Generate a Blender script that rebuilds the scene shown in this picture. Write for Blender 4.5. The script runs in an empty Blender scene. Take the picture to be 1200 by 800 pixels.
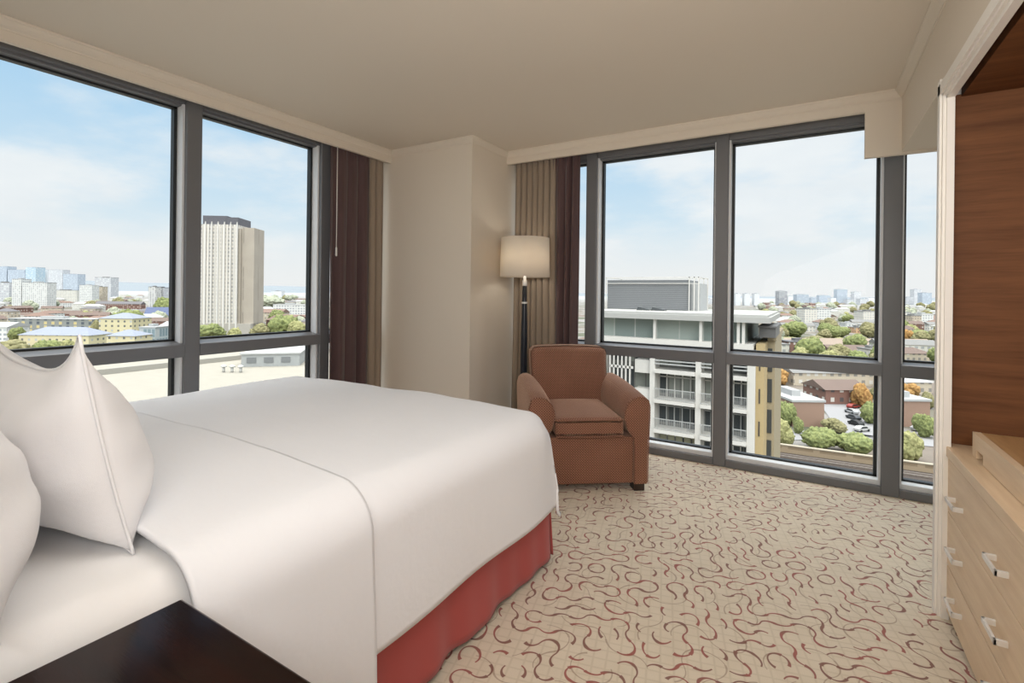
import bpy, bmesh, math, random
from mathutils import Vector, Matrix, noise
C = bpy.context.scene.collection
PI = math.pi
rnd = random.Random(7)

# ------------------------------------------------------------------ camera data
YAW, ROLL, FPX, CY, EYE = 0.54366198, 0.01209474, 580.909, 343.436, 1.25
FW = Vector((-math.sin(YAW), math.cos(YAW), 0)); RT = Vector((math.cos(YAW), math.sin(YAW), 0)); UPV = Vector((0, 0, 1))
def at(px, py, w):
    """world point at forward distance w"""
    r2 = RT*math.cos(ROLL) + UPV*math.sin(ROLL); u2 = -RT*math.sin(ROLL) + UPV*math.cos(ROLL)
    return Vector((0, 0, EYE)) + (FW + r2*((px-600)/FPX) - u2*((py-CY)/FPX))*w
GZ = -35.0
def gw(px, py, z=GZ):
    d = at(px, py, 1) - Vector((0, 0, EYE)); return (z-EYE)/d.z

# ------------------------------------------------------------------ node helper
class N:
    def __init__(s, name):
        s.m = bpy.data.materials.new(name); s.m.use_nodes = True
        s.t = s.m.node_tree; s.n = s.t.nodes; s.l = s.t.links
        s.b = s.n['Principled BSDF']; s.out = s.n['Material Output']
    def new(s, ty, **k):
        x = s.n.new(ty)
        for a, b in k.items(): setattr(x, a, b)
        return x
    def put(s, sock, v):
        if isinstance(v, bpy.types.NodeSocket): s.l.new(v, sock)
        elif v is not None:
            if hasattr(sock.default_value, '__len__') and not hasattr(v, '__len__'): v = (v,)*len(sock.default_value)
            if hasattr(v, '__len__') and len(sock.default_value) == 4 and len(v) == 3: v = (*v, 1)
            sock.default_value = v
    def M(s, op, a, b=None, c=None, clamp=False):
        x = s.new('ShaderNodeMath', operation=op); x.use_clamp = clamp
        for i, v in enumerate((a, b, c)):
            if v is not None: s.put(x.inputs[i], v)
        return x.outputs[0]
    def V(s, op, a, b=None, scale=None):
        x = s.new('ShaderNodeVectorMath', operation=op)
        s.put(x.inputs[0], a)
        if b is not None: s.put(x.inputs[1], b)
        if scale is not None: s.put(x.inputs['Scale'], scale)
        return x.outputs['Value'] if op in ('LENGTH', 'DOT_PRODUCT', 'DISTANCE') else x.outputs[0]
    def mix(s, f, a, b, blend='MIX'):
        x = s.new('ShaderNodeMix', data_type='RGBA', blend_type=blend)
        s.put(x.inputs[0], f); s.put(x.inputs[6], a); s.put(x.inputs[7], b); return x.outputs[2]
    def co(s, w='Object'): return s.new('ShaderNodeTexCoord').outputs[w]
    def sep(s, v):
        x = s.new('ShaderNodeSeparateXYZ'); s.put(x.inputs[0], v); return x.outputs
    def comb(s, x, y, z):
        c = s.new('ShaderNodeCombineXYZ')
        for i, v in enumerate((x, y, z)): s.put(c.inputs[i], v)
        return c.outputs[0]
    def noise(s, v, scale=5, detail=2, rough=.5, col=False):
        x = s.new('ShaderNodeTexNoise'); s.put(x.inputs['Vector'], v); s.put(x.inputs['Scale'], scale)
        s.put(x.inputs['Detail'], detail); s.put(x.inputs['Roughness'], rough); return x.outputs['Color' if col else 'Fac']
    def white(s, v, col=False):
        x = s.new('ShaderNodeTexWhiteNoise'); s.put(x.inputs['Vector'], v); return x.outputs['Color' if col else 'Value']
    def ss(s, v, a, b, o0=0., o1=1.):
        x = s.new('ShaderNodeMapRange', interpolation_type='SMOOTHSTEP')
        for i, q in enumerate((v, a, b, o0, o1)): s.put(x.inputs[i], q)
        return x.outputs[0]
    def ramp(s, v, stops):
        x = s.new('ShaderNodeValToRGB'); s.put(x.inputs[0], v); e = x.color_ramp.elements
        while len(e) < len(stops): e.new(.5)
        for q, (p, c) in zip(e, stops): q.position = p; q.color = (*c, 1)
        return x.outputs[0]
    def bump(s, h, strength=.3, dist=.01):
        x = s.new('ShaderNodeBump'); s.put(x.inputs['Height'], h); s.put(x.inputs['Strength'], strength); s.put(x.inputs['Distance'], dist)
        s.l.new(x.outputs[0], s.b.inputs['Normal'])
    def set(s, **k):
        for a, v in k.items(): s.put(s.b.inputs[a.replace('_', ' ')], v)
        return s
def L(c):   # sRGB 0-255 to linear
    f = lambda v: (v/255/12.92) if v/255 <= .04045 else ((v/255+.055)/1.055)**2.4
    return tuple(f(v) for v in c)
def plain(name, c, rough=.6, metal=0., var=.06, scale=6, **k):
    m = N(name); c = L(c); n = m.noise(m.co(), scale, 3)
    m.set(Base_Color=m.mix(n, tuple(x*(1-var) for x in c), tuple(min(1, x*(1+var)) for x in c)), Roughness=rough, Metallic=metal, **k)
    return m.m

# ------------------------------------------------------------------ interior materials
def mat_carpet():
    m = N('carpet'); p = m.co()
    w = m.noise(p, 3.1, 1, col=True); w = m.V('SCALE', m.V('SUBTRACT', w, (.5, .5, .5)), scale=.09)
    q = m.V('ADD', p, w)
    def truchet(q, cell, ang, th0, th1, seed):
        r = m.new('ShaderNodeVectorRotate', rotation_type='Z_AXIS'); m.put(r.inputs['Vector'], q); m.put(r.inputs['Angle'], ang)
        g = m.V('SCALE', r.outputs[0], scale=1/cell); x, y, _ = m.sep(g)
        ix, iy = m.M('FLOOR', x), m.M('FLOOR', y); fx, fy = m.M('SUBTRACT', x, ix), m.M('SUBTRACT', y, iy)
        idv = m.comb(ix, iy, seed); rr = m.white(idv)
        fl = m.M('GREATER_THAN', rr, .5)
        fx2 = m.M('ADD', m.M('MULTIPLY', fx, m.M('SUBTRACT', 1., m.M('MULTIPLY', fl, 2.))), fl)
        d0 = m.V('LENGTH', m.comb(fx2, fy, 0.)); d1 = m.V('LENGTH', m.comb(m.M('SUBTRACT', 1., fx2), m.M('SUBTRACT', 1., fy), 0.))
        a0, a1 = m.M('ABSOLUTE', m.M('SUBTRACT', d0, .5)), m.M('ABSOLUTE', m.M('SUBTRACT', d1, .5))
        # taper each arc along its own length, and drop some arcs
        t0 = m.M('MULTIPLY', m.M('ARCTAN2', fy, fx2), 2/PI); t1 = m.M('MULTIPLY', m.M('ARCTAN2', m.M('SUBTRACT', 1., fy), m.M('SUBTRACT', 1., fx2)), 2/PI)
        rA = m.white(m.comb(ix, iy, seed+3.)); rB = m.white(m.comb(ix, iy, seed+7.))
        def arc(a, t, r):
            dirn = m.M('GREATER_THAN', r, .5); tt = m.M('ABSOLUTE', m.M('SUBTRACT', t, dirn))
            th = m.M('ADD', th0, m.M('MULTIPLY', m.M('MULTIPLY', tt, tt), th1))
            on = m.M('GREATER_THAN', m.M('FRACT', m.M('MULTIPLY', r, 7.3)), .25)
            return m.M('MULTIPLY', on, m.M('SUBTRACT', 1., m.ss(a, m.M('MULTIPLY', th, .55), th), clamp=True))
        return m.M('MAXIMUM', arc(a0, t0, rA), arc(a1, t1, rB)), rA
    l1, ra = truchet(q, .075, .35, .046, .07, 1.)
    l2, rb = truchet(m.V('ADD', q, (.037, .061, 0)), .13, 1.0, .016, .022, 21.)
    x, y, _ = m.sep(p)
    gx = m.ss(m.M('ABSOLUTE', m.M('SUBTRACT', m.M('FRACT', m.M('MULTIPLY', m.M('ADD', x, m.M('MULTIPLY', y, .25)), 22.)), .5)), .36, .5)
    gy = m.ss(m.M('ABSOLUTE', m.M('SUBTRACT', m.M('FRACT', m.M('MULTIPLY', m.M('SUBTRACT', y, m.M('MULTIPLY', x, .25)), 22.)), .5)), .36, .5)
    tuft = m.noise(p, 420, 2); blot = m.noise(p, 9, 2)
    base = m.mix(blot, L((222, 208, 184)), L((236, 223, 201)))
    base = m.mix(m.M('MULTIPLY', m.M('MAXIMUM', gx, gy), .2), base, L((165, 148, 110)))
    base = m.mix(m.M('MULTIPLY', l2, .5), base, L((140, 105, 78)))
    lc = m.mix(m.ss(m.noise(p, 7, 1), .42, .58), L((156, 58, 52)), L((122, 62, 50)))
    base = m.mix(m.M('MULTIPLY', l1, .88), base, lc)
    base = m.mix(m.M('MULTIPLY', tuft, .45), base, m.mix(.5, base, (.05, .04, .03)))
    m.set(Base_Color=base, Roughness=.95); m.put(m.b.inputs['Sheen Weight'], .2)
    m.bump(tuft, .35, .004); return m.m
def mat_wood(name, dark, light, grain_axis='y', rough=.4, sc=1., coat=0., spec=.5):
    m = N(name); p = m.co(); x, y, z = m.sep(p)
    if grain_axis == 'y': q = m.comb(m.M('MULTIPLY', x, 9.), m.M('MULTIPLY', y, .7), m.M('MULTIPLY', z, 9.))
    elif grain_axis == 'x': q = m.comb(m.M('MULTIPLY', x, .7), m.M('MULTIPLY', y, 9.), m.M('MULTIPLY', z, 9.))
    else: q = m.comb(m.M('MULTIPLY', x, 9.), m.M('MULTIPLY', y, 9.), m.M('MULTIPLY', z, .7))
    n = m.noise(q, 3*sc, 6, .6); n2 = m.noise(q, 22*sc, 3)
    f = m.M('ADD', m.M('MULTIPLY', n, .8), m.M('MULTIPLY', n2, .2))
    m.set(Base_Color=m.ramp(f, [(.32, L(dark)), (.68, L(light))]), Roughness=rough, Coat_Weight=coat, Coat_Roughness=.08, Specular_IOR_Level=spec)
    m.bump(n2, .05, .002); return m.m
def mat_weave():
    m = N('armchair_weave'); p = m.co()
    x, y, z = m.sep(p)
    nx, ny, nz = m.sep(m.co('Normal'))
    ax, ay, az = m.M('ABSOLUTE', nx), m.M('ABSOLUTE', ny), m.M('ABSOLUTE', nz)
    sx = m.M('GREATER_THAN', ax, m.M('MAXIMUM', ay, az)); sz = m.M('GREATER_THAN', az, m.M('MAXIMUM', ax, ay))
    u = m.M('ADD', m.M('MULTIPLY', x, m.M('SUBTRACT', 1., sx)), m.M('MULTIPLY', y, sx))
    v = m.M('ADD', m.M('MULTIPLY', z, m.M('SUBTRACT', 1., sz)), m.M('MULTIPLY', y, sz))
    K = 125.
    U = m.M('MULTIPLY', m.M('ADD', u, v), K*.7071*.7); W = m.M('MULTIPLY', m.M('SUBTRACT', v, u), K*.7071*.7)
    du = m.M('ABSOLUTE', m.M('SUBTRACT', m.M('FRACT', U), .5)); dv = m.M('ABSOLUTE', m.M('SUBTRACT', m.M('FRACT', W), .5))
    dot = m.M('SUBTRACT', 1., m.ss(m.M('MAXIMUM', du, dv), .16, .32))
    blot = m.noise(p, 5, 2)
    base = m.mix(blot, L((106, 64, 50)), L((132, 87, 70)))
    c = m.mix(m.M('MULTIPLY', dot, .55), base, L((204, 166, 132)))
    m.set(Base_Color=c, Roughness=.85); m.put(m.b.inputs['Sheen Weight'], .8); m.put(m.b.inputs['Sheen Roughness'], .35)
    m.put(m.b.inputs['Sheen Tint'], (*L((225, 195, 172)), 1)); m.bump(dot, .4, .002); return m.m
def mat_cloth(name, c, rough=.9, sheen=.1, weave=900, b=.12, wr=0.):
    m = N(name); p = m.co(); c = L(c); n = m.noise(p, 3, 2); w = m.noise(p, weave, 1)
    m.set(Base_Color=m.mix(n, tuple(x*.96 for x in c), c), Roughness=rough); m.put(m.b.inputs['Sheen Weight'], sheen)
    h = w
    if wr: h = m.M('ADD', m.M('MULTIPLY', w, .06), m.M('MULTIPLY', m.noise(p, 7, 4, .6), wr))
    m.bump(h, b, .01 if wr else .002); return m.m
def mat_curtain(name, c):
    m = N(name); p = m.co(); x, y, z = m.sep(p); c = L(c)
    st = m.noise(m.comb(m.M('MULTIPLY', x, 120.), m.M('MULTIPLY', y, 120.), m.M('MULTIPLY', z, 3.)), 3, 2)
    m.set(Base_Color=m.mix(st, tuple(v*.86 for v in c), tuple(v*1.1 for v in c)), Roughness=.75); m.put(m.b.inputs['Sheen Weight'], .25); return m.m
def mat_wallpaper(name, c):
    m = N(name); p = m.co(); x, y, z = m.sep(p); c = L(c)
    st = m.noise(m.comb(m.M('MULTIPLY', x, 60.), m.M('MULTIPLY', y, 60.), m.M('MULTIPLY', z, 60.)), 5, 2)
    m.set(Base_Color=m.mix(st, tuple(v*.97 for v in c), c), Roughness=.8); m.bump(st, .08, .002); return m.m
def mat_glass():
    m = N('window_glass'); tr = m.new('ShaderNodeBsdfTransparent'); gl = m.new('ShaderNodeBsdfGlossy'); gl.inputs['Roughness'].default_value = .02
    lw = m.new('ShaderNodeLayerWeight'); lw.inputs[0].default_value = .25
    mx = m.new('ShaderNodeMixShader'); m.l.new(m.M('MULTIPLY', lw.outputs['Fresnel'], .08), mx.inputs[0])
    tr.inputs[0].default_value = (.985, .995, .99, 1)
    m.l.new(tr.outputs[0], mx.inputs[1]); m.l.new(gl.outputs[0], mx.inputs[2]); m.l.new(mx.outputs[0], m.out.inputs[0]); return m.m
def mat_shade():
    m = N('lamp_shade_fabric'); m.set(Base_Color=L((250, 246, 238)), Roughness=.9)
    t = m.new('ShaderNodeBsdfTranslucent'); t.inputs[0].default_value = (*L((250, 235, 210)), 1)
    mx = m.new('ShaderNodeMixShader'); mx.inputs[0].default_value = .35
    m.l.new(m.b.outputs[0], mx.inputs[1]); m.l.new(t.outputs[0], mx.inputs[2]); m.l.new(mx.outputs[0], m.out.inputs[0]); return m.m

MT = dict(
    carpet=mat_carpet(), ceiling=mat_wallpaper('ceiling_paint', (222, 212, 197)), wall=mat_wallpaper('wallpaper', (222, 212, 197)),
    trim=plain('white_trim', (238, 234, 226), .5, var=.02), frame=plain('grey_metal_frame', (112, 113, 116), .42, .15, var=.05),
    frame_light=plain('frame_reveal', (226, 228, 230), .4, 0., var=.03), gasket=plain('black_gasket', (26, 30, 32), .5),
    glass=mat_glass(), linen=mat_cloth('white_linen', (238, 240, 244), wr=.7, b=.5), sheet=mat_cloth('white_sheet', (238, 238, 238), wr=.5, b=.4),
    pillow=mat_cloth('pillowcase', (238, 238, 240), wr=.6, b=.5), red=mat_cloth('red_valance', (178, 82, 78), sheen=.15, wr=.2, b=.08),
    weave=mat_weave(), tan=mat_curtain('taupe_curtain', (148, 133, 116)), maroon=mat_curtain('plum_curtain', (84, 62, 62)),
    maple=mat_wood('maple_veneer', (214, 186, 152), (234, 210, 178), 'y', .42), walnut=mat_wood('brown_veneer', (90, 54, 28), (124, 80, 46), 'x', .6, .8, 0., .25),
    ledge=mat_wood('ledge_veneer', (158, 118, 76), (196, 158, 112), 'y', .35), mahog=mat_wood('mahogany', (16, 7, 4), (36, 14, 8), 'x', .14, 1., 0., .22),
    chrome=plain('brushed_steel', (236, 234, 230), .35, .35), shade=mat_shade(), black=plain('dark_lacquer', (24, 30, 40), .3), dark=plain('dark_wood', (40, 24, 16), .4),
    cord=plain('cord_white', (225, 222, 216), .4))

# ------------------------------------------------------------------ mesh helpers
def link(name, bm, mat, parent=None, smooth=False, loc=None, rot=None):
    me = bpy.data.meshes.new(name); bmesh.ops.recalc_face_normals(bm, faces=bm.faces[:]); bm.to_mesh(me); bm.free()
    for mm in (mat if isinstance(mat, (list, tuple)) else [mat]): me.materials.append(mm)
    if smooth:
        for f in me.polygons: f.use_smooth = True
    o = bpy.data.objects.new(name, me); C.objects.link(o); o.parent = parent
    if loc is not None: o.location = loc
    if rot is not None: o.rotation_euler = rot
    return o
def box(bm, x0, x1, y0, y1, z0, z1, bev=0., seg=2, mi=0):
    mat = Matrix.Translation(((x0+x1)/2, (y0+y1)/2, (z0+z1)/2)) @ Matrix.Diagonal((abs(x1-x0), abs(y1-y0), abs(z1-z0), 1))
    r = bmesh.ops.create_cube(bm, size=1, matrix=mat); vs = r['verts']
    fs = list({f for v in vs for f in v.link_faces})
    for f in fs: f.material_index = mi
    if bev > 0:
        es = list({e for v in vs for e in v.link_edges})
        bmesh.ops.bevel(bm, geom=es, offset=bev, segments=seg, affect='EDGES', profile=.5)
    return bm
def bx(*a, **k):
    bm = bmesh.new(); return box(bm, *a, **k)
def prism(bm, pts, axis, a, b, mi=0):
    """polygon pts (2D) extruded along axis from a to b"""
    def P(p, t):
        return {'x': (t, p[0], p[1]), 'y': (p[0], t, p[1]), 'z': (p[0], p[1], t)}[axis]
    A = [bm.verts.new(P(p, a)) for p in pts]; B = [bm.verts.new(P(p, b)) for p in pts]
    n = len(pts); fs = [bm.faces.new(A), bm.faces.new(B[::-1])]
    for i in range(n): fs.append(bm.faces.new((A[i], B[i], B[(i+1) % n], A[(i+1) % n])))
    for f in fs: f.material_index = mi
    return bm
def lathe(prof, n=32, bm=None):
    bm = bm or bmesh.new(); rings = []
    for r, z in prof: rings.append([bm.verts.new((r*math.cos(2*PI*i/n), r*math.sin(2*PI*i/n), z)) for i in range(n)])
    for a, b in zip(rings, rings[1:]):
        for i in range(n): bm.faces.new((a[i], a[(i+1) % n], b[(i+1) % n], b[i]))
    if prof[0][0] > 1e-5: bm.faces.new(rings[0][::-1])
    if prof[-1][0] > 1e-5: bm.faces.new(rings[-1])
    bmesh.ops.remove_doubles(bm, verts=bm.verts[:], dist=1e-5); return bm
def grid(fn, nu, nv, bm=None):
    bm = bm or bmesh.new(); G = [[bm.verts.new(fn(i/nu, j/nv)) for j in range(nv+1)] for i in range(nu+1)]
    for i in range(nu):
        for j in range(nv): bm.faces.new((G[i][j], G[i+1][j], G[i+1][j+1], G[i][j+1]))
    return bm
def smooth_ss(o, lv=1):
    s = o.modifiers.new('s', 'SUBSURF'); s.levels = lv; s.render_levels = lv
def struct(name, bm, mat, parent=None, smooth=False):
    o = link(name, bm, mat, parent, smooth)
    if parent is None: o['kind'] = 'structure'
    return o
def tag(o, label, cat, group=None, kind=None):
    o['label'] = label; o['category'] = cat
    if group: o['group'] = group
    if kind: o['kind'] = kind
    return o
def empty(name, loc, rz=0, label=None, cat=None, group=None):
    o = bpy.data.objects.new(name, None); C.objects.link(o); o.location = loc; o.rotation_euler = (0, 0, rz); o.empty_display_size = .2
    if label: tag(o, label, cat, group)
    return o
def copy_tree(o, parent=None):
    c = o.copy(); C.objects.link(c); c.parent = parent
    for ch in [x for x in bpy.data.objects if x.parent == o and x != c]:
        copy_tree(ch, c)
    return c

# ------------------------------------------------------------------ room shell
XA, YB = -3.322, 3.905           # inner faces of the two glazed walls
FA, FB, XC, CZ = -3.2, 3.72, .45, 2.49   # fascia planes, bulkhead face, ceiling height
YD, XE = -.40, 1.55
struct('floor', bx(-3.5, XE+.1, YD-.1, 4.05, -.2, 0), MT['carpet'])
struct('ceiling', bx(-3.5, XE+.1, YD-.1, 4.05, CZ, CZ+.2), MT['ceiling'])
struct('wall_back', bx(-3.5, XE+.1, YD-.1, YD, 0, CZ), MT['wall'])
struct('wall_right', bx(XE, XE+.1, YD, 3.9, 0, CZ), MT['wall'])
# corner column
struct('wall_corner', bx(-3.50, -2.32, 3.2, 4.05, 0, CZ), MT['wall'])
# fascias above the windows
struct('trim_1', bx(FA-.03, FA, YD, 3.2, 2.387, CZ), MT['ceiling'])
struct('trim_2', bx(-2.32, .27, FB, FB+.03, 2.387, CZ), MT['ceiling'])
# dropped box and bulkhead
struct('wall_bulkhead', bx(.27, XE, FB, FB+.03, 2.105, CZ), MT['wall'])
struct('wall_side', box(bx(XC, XC+.05, YD, FB, 2.12, CZ), XC+.05, XE, 2.62, FB, 2.12, 2.2), MT['wall'])
# cornice swept round the room
def cornice():
    path = [(FA, YD), (FA, 3.2), (-2.32, 3.2), (-2.32, FB), (XC, FB), (XC, YD)]
    prof = [(0, 2.436), (.005, 2.436), (.006, 2.444), (.016, 2.452), (.026, 2.464), (.032, 2.476), (.038, 2.479), (.038, CZ+.001), (0, CZ+.001)]
    bm = bmesh.new(); rings = []
    for i, p in enumerate(path):
        p = Vector(p); d0 = (p-Vector(path[i-1])).normalized() if i else None; d1 = (Vector(path[i+1])-p).normalized() if i < len(path)-1 else None
        nrm = lambda d: Vector((d.y, -d.x))
        if d0 is None: mdir = nrm(d1)
        elif d1 is None: mdir = nrm(d0)
        else:
            n0, n1 = nrm(d0), nrm(d1); mdir = (n0+n1)/(1+n0.dot(n1))
        rings.append([bm.verts.new((p.x+mdir.x*o, p.y+mdir.y*o, z)) for o, z in prof])
    for a, b in zip(rings, rings[1:]):
        for k in range(len(prof)-1): bm.faces.new((a[k], a[k+1], b[k+1], b[k]))
    return bm
struct('trim_cornice', cornice(), MT['ceiling'])
# window frames. run along an axis: build in local coords (s along, d depth outward, z)
def frame_bar(bm, A, s0, s1, d0, d1, z0, z1, bev=.004, mi=0):
    if A: box(bm, XA-d1, XA-d0, s0, s1, z0, z1, bev, 1, mi)
    else: box(bm, s0, s1, YB+d0, YB+d1, z0, z1, bev, 1, mi)
def window(A, name, s0, s1, zt0, zt1, zgl, zhead, zbot, mullions):
    fr = bmesh.new()
    for a, b in mullions:
        frame_bar(fr, A, a, b, 0, .03, 0, 2.49); frame_bar(fr, A, a+.012, b-.012, .03, .15, 0, 2.49, 0)
    main = struct(name, fr, MT['frame'])
    rails = bmesh.new()
    ed = [(mullions[i][1], mullions[i+1][0]) for i in range(len(mullions)-1)]
    ed = [(s0, mullions[0][0])]+ed+[(mullions[-1][1], s1)]
    lt, gk, gl = bmesh.new(), bmesh.new(), []
    for a, b in ed:
        if b-a < .02: continue
        prism(rails, [(0, zt0), (0, zt1), (.02, zt1+.008), (.10, zgl-.01), (.12, zgl-.01), (.12, zt0-.0), (.02, zt0-.01)] if not A else [(0, zt0), (0, zt1), (-.02, zt1+.008), (-.10, zgl-.01), (-.12, zgl-.01), (-.12, zt0), (-.02, zt0-.01)],
              'x' if not A else 'y', a, b) if False else None
        # transom, profile (depth, z)
        pr = [(0, zt0), (0, zt1), (.015, zt1+.006), (.095, zgl-.012), (.13, zgl-.012), (.13, zt0+.012), (.03, zt0)]
        for q, ra in ((pr, 0),):
            P = [((XA-d) if A else (YB+d), z) for d, z in q]
            prism(rails, P, 'y' if A else 'x', a, b)
        # head and sill rails
        frame_bar(rails, A, a, b, .02, .07, zhead+.02, 2.49, .003); frame_bar(rails, A, a, b, .05, .13, zhead+.006, 2.49, .003)
        frame_bar(rails, A, a, b, 0, .03, 0, .052, .003)
        # pale sill and reveals
        frame_bar(lt, A, a, b, .03, .13, 0, zbot-.01, .002)
        frame_bar(lt, A, a-.001, a+.012, .032, .125, .06, 2.40, 0); frame_bar(lt, A, b-.012, b+.001, .032, .125, .06, 2.40, 0)
        # gaskets and glass
        for z0, z1 in ((zbot-.01, zt0+.005), (zgl-.012, zhead+.006)):
            g0 = .10
            frame_bar(gk, A, a+.0, a+.030, g0, .14, z0, z1, 0); frame_bar(gk, A, b-.030, b, g0, .14, z0, z1, 0)
            frame_bar(gk, A, a, b, g0, .14, z0, z0+.012, 0); frame_bar(gk, A, a, b, g0, .14, z1-.012, z1, 0)
            g = bmesh.new(); frame_bar(g, A, a+.02, b-.02, .112, .122, z0+.005, z1-.005, 0); gl.append(g)
    link('window_frame', rails, MT['frame'], main); link('window_sill', lt, MT['frame_light'], main); link('window_gasket', gk, MT['gasket'], main)
    for g in gl: link('window_pane', g, MT['glass'], main)
window(True, 'window_1', YD, 3.2, .83, .905, .936, 2.385, .10, [(.02, .11), (1.583, 1.673), (2.569, 2.66)])
window(False, 'window_2', -2.32, XE, .752, .828, .853, 2.372, .092, [(-1.64, -1.548), (-.614, -.527), (.387, .482), (1.40, 1.49)])
for A, s, e in ((True, YD, 3.2), (False, -2.32, XE)):
    pass

# wardrobe recess: architrave and veneer lining
def arch():
    bm = bmesh.new()
    # vertical jamb, stepped profile; and head
    for x0, y0, y1 in ((.446, 2.535, 2.625), (.436, 2.545, 2.61), (.428, 2.56, 2.60)):
        box(bm, x0, XC+.02, y0, y1, 0, 2.12)
    for x0, z0, z1 in ((.446, 2.035, 2.125), (.436, 2.05, 2.115), (.428, 2.06, 2.10)):
        box(bm, x0, XC+.02, YD, 2.61, z0, z1)
    return bm
struct('trim_architrave', arch(), MT['trim'])
struct('wall_recess', bx(XC+.012, XE, 2.597, 2.605, 0, 2.06), MT['walnut'])
struct('ceiling_recess', bx(XC+.05, XE, YD, 2.6, 2.05, 2.12), MT['walnut'])
struct('wall_recess_side', bx(XC+.012, XE, 2.605, 2.624, 0, 2.125), MT['trim'])
struct('wall_recess_back', bx(1.12, 1.14, YD, 2.6, 0, 2.05), MT['walnut'])

# ------------------------------------------------------------------ drawer unit
DX = .462
du = empty('drawer_unit', (DX, 1.5, 0), 0, 'long pale maple built-in drawer unit with steel bar handles', 'drawers')
def loc(bm, o=(DX, 1.5, 0)):
    bmesh.ops.translate(bm, vec=(-o[0], -o[1], -o[2]), verts=bm.verts[:]); return bm
link('carcass', loc(box(box(bx(DX+.02, 1.10, YD+.02, 2.595, .045, .634), DX+.012, DX+.03, 2.565, 2.595, .03, .634), DX+.06, 1.1, YD+.02, 2.59, 0, .045)), MT['maple'], du)
link('worktop', loc(bx(DX-.006, 1.11, YD+.02, 2.597, .636, .674, bev=.002)), MT['maple'], du)
rows = [(.4255, .628), (.2185, .4225), (.035, .2125)]
bar_z = [.505, .318, .132]
for (z0, z1), h_ in zip(rows, bar_z):
    for y0, y1 in ((1.62, 2.564), (.66, 1.617)):
        d = link('drawer', loc(bx(DX, DX+.02, y0, y1, z0, z1, bev=.0015)), MT['maple'], du)
        for yc in ((1.95, 2.42) if y0 > 1 else (1.10, 1.48)):
            hb = bmesh.new(); zc = h_+ (0 if True else 0)
            ln = .115; t = .010; x0 = DX-.030
            box(hb, x0, x0+t*.7, yc-ln, yc, zc-.007, zc+.009, .001)
            box(hb, x0, DX+.002, yc-t, yc, zc-.007, zc+.009, .001); box(hb, x0, DX+.002, yc-ln, yc-ln+t, zc-.007, zc+.009, .001)
            link('handle', loc(hb), MT['chrome'], d)
# low wooden luggage ledge standing on the worktop
def ledge():
    bm = bmesh.new(); y0, y1, x0, z = .1, 2.44, .512, .674
    pts = [(y1, z+.002), (y1, z+.085), (y0, z+.085), (y0, z+.002), (y1-.46, z+.002), (y1-.46, z+.030), (y1-.56, z+.030), (y1-.56, z+.002)]
    # front board with two notches
    prof = [(y1, z+.002), (y1, z+.088), (y0, z+.088), (y0, z+.002), (y1-.62, z+.002), (y1-.62, z+.034), (y1-.54, z+.034), (y1-.54, z+.002), (y1-.13, z+.002), (y1-.13, z+.034), (y1-.05, z+.034), (y1-.05, z+.002)]
    prism(bm, prof, 'x', x0, x0+.022)
    return bm
lt = empty('luggage_ledge', (.6, 1.3, .674), 0, 'low raised maple luggage ledge with notched front board on the drawer unit', 'ledge')
link('front_board', loc(ledge(), (.6, 1.3, .674)), MT['maple'], lt)
link('top_board', loc(bx(.534, 1.1, .1, 2.44, .674+.066, .674+.087), (.6, 1.3, .674)), MT['ledge'], lt)
link('end_board', loc(bx(.534, 1.1, 2.42, 2.44, .676, .740), (.6, 1.3, .674)), MT['maple'], lt)

# ------------------------------------------------------------------ curtains
def curtain(name, label, pts, z0, z1, folds, amp, mat, flare=0., seed=0, gather=.35, cat='curtain'):
    """pts: top polyline from start to end (2D); folds across"""
    P0, P1 = Vector(pts[0]), Vector(pts[1]); d = P1-P0; ln = d.length; d.normalize(); nn = Vector((-d.y, d.x))
    r = random.Random(seed); ph = [r.uniform(0, 6) for _ in range(6)]
    def f(u, v):
        z = z1+(z0-z1)*v
        env = min(1, .45+v*1.2)
        a = amp*env*(1+.35*math.sin(u*7+ph[0]))
        ww = u*folds*2*PI+.9*math.sin(u*5+ph[1])+.35*math.sin(v*2.2+u*9+ph[2])
        off = a*math.sin(ww)+.22*a*math.sin(2*ww+ph[3])
        if v < .07: off += .3*amp*math.sin(ww*3)*(1-v/.07)
        s = u*ln + flare*v*(u-.5)*ln + .25*a*math.cos(ww)
        p = P0+d*s+nn*off
        return (p.x, p.y, z)
    n = max(60, int(folds*14))
    o = link(name, grid(f, n, 36), mat, None, True)
    s = o.modifiers.new('t', 'SOLIDIFY'); s.thickness = .003
    if label: tag(o, label, cat)
    return o
curtain('curtain', 'plum inner curtain hanging beside the left window', [(-3.265, 2.60), (-3.265, 3.035)], .02, 2.475, 3.2, .026, MT['maroon'], seed=3)
curtain('curtain', 'taupe curtain hanging against the corner column by the left window', [(-3.258, 2.99), (-3.258, 3.165)], .02, 2.475, 2.4, .026, MT['tan'], flare=.1, seed=5)
curtain('curtain', 'taupe pleated curtain hanging behind the floor lamp', [(-2.28, 3.815), (-1.89, 3.815)], .02, 2.475, 7.2, .034, MT['tan'], flare=.12, seed=8)
curtain('curtain', 'plum curtain hanging behind the armchair beside the right window', [(-1.905, 3.80), (-1.665, 3.83)], .02, 2.475, 3.1, .028, MT['maroon'], flare=-.12, seed=11)
wd = empty('curtain_wand', (-3.215, 2.63, 2.40), 0, 'thin white curtain draw wand hanging beside the left window', 'wand')
link('rod', lathe([(.0035, 0), (.0035, -.80)], 10), MT['cord'], wd, True)
link('grip', lathe([(.0035, -.80), (.007, -.81), (.0075, -.87), (.004, -.875)], 12), MT['cord'], wd, True)

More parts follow.
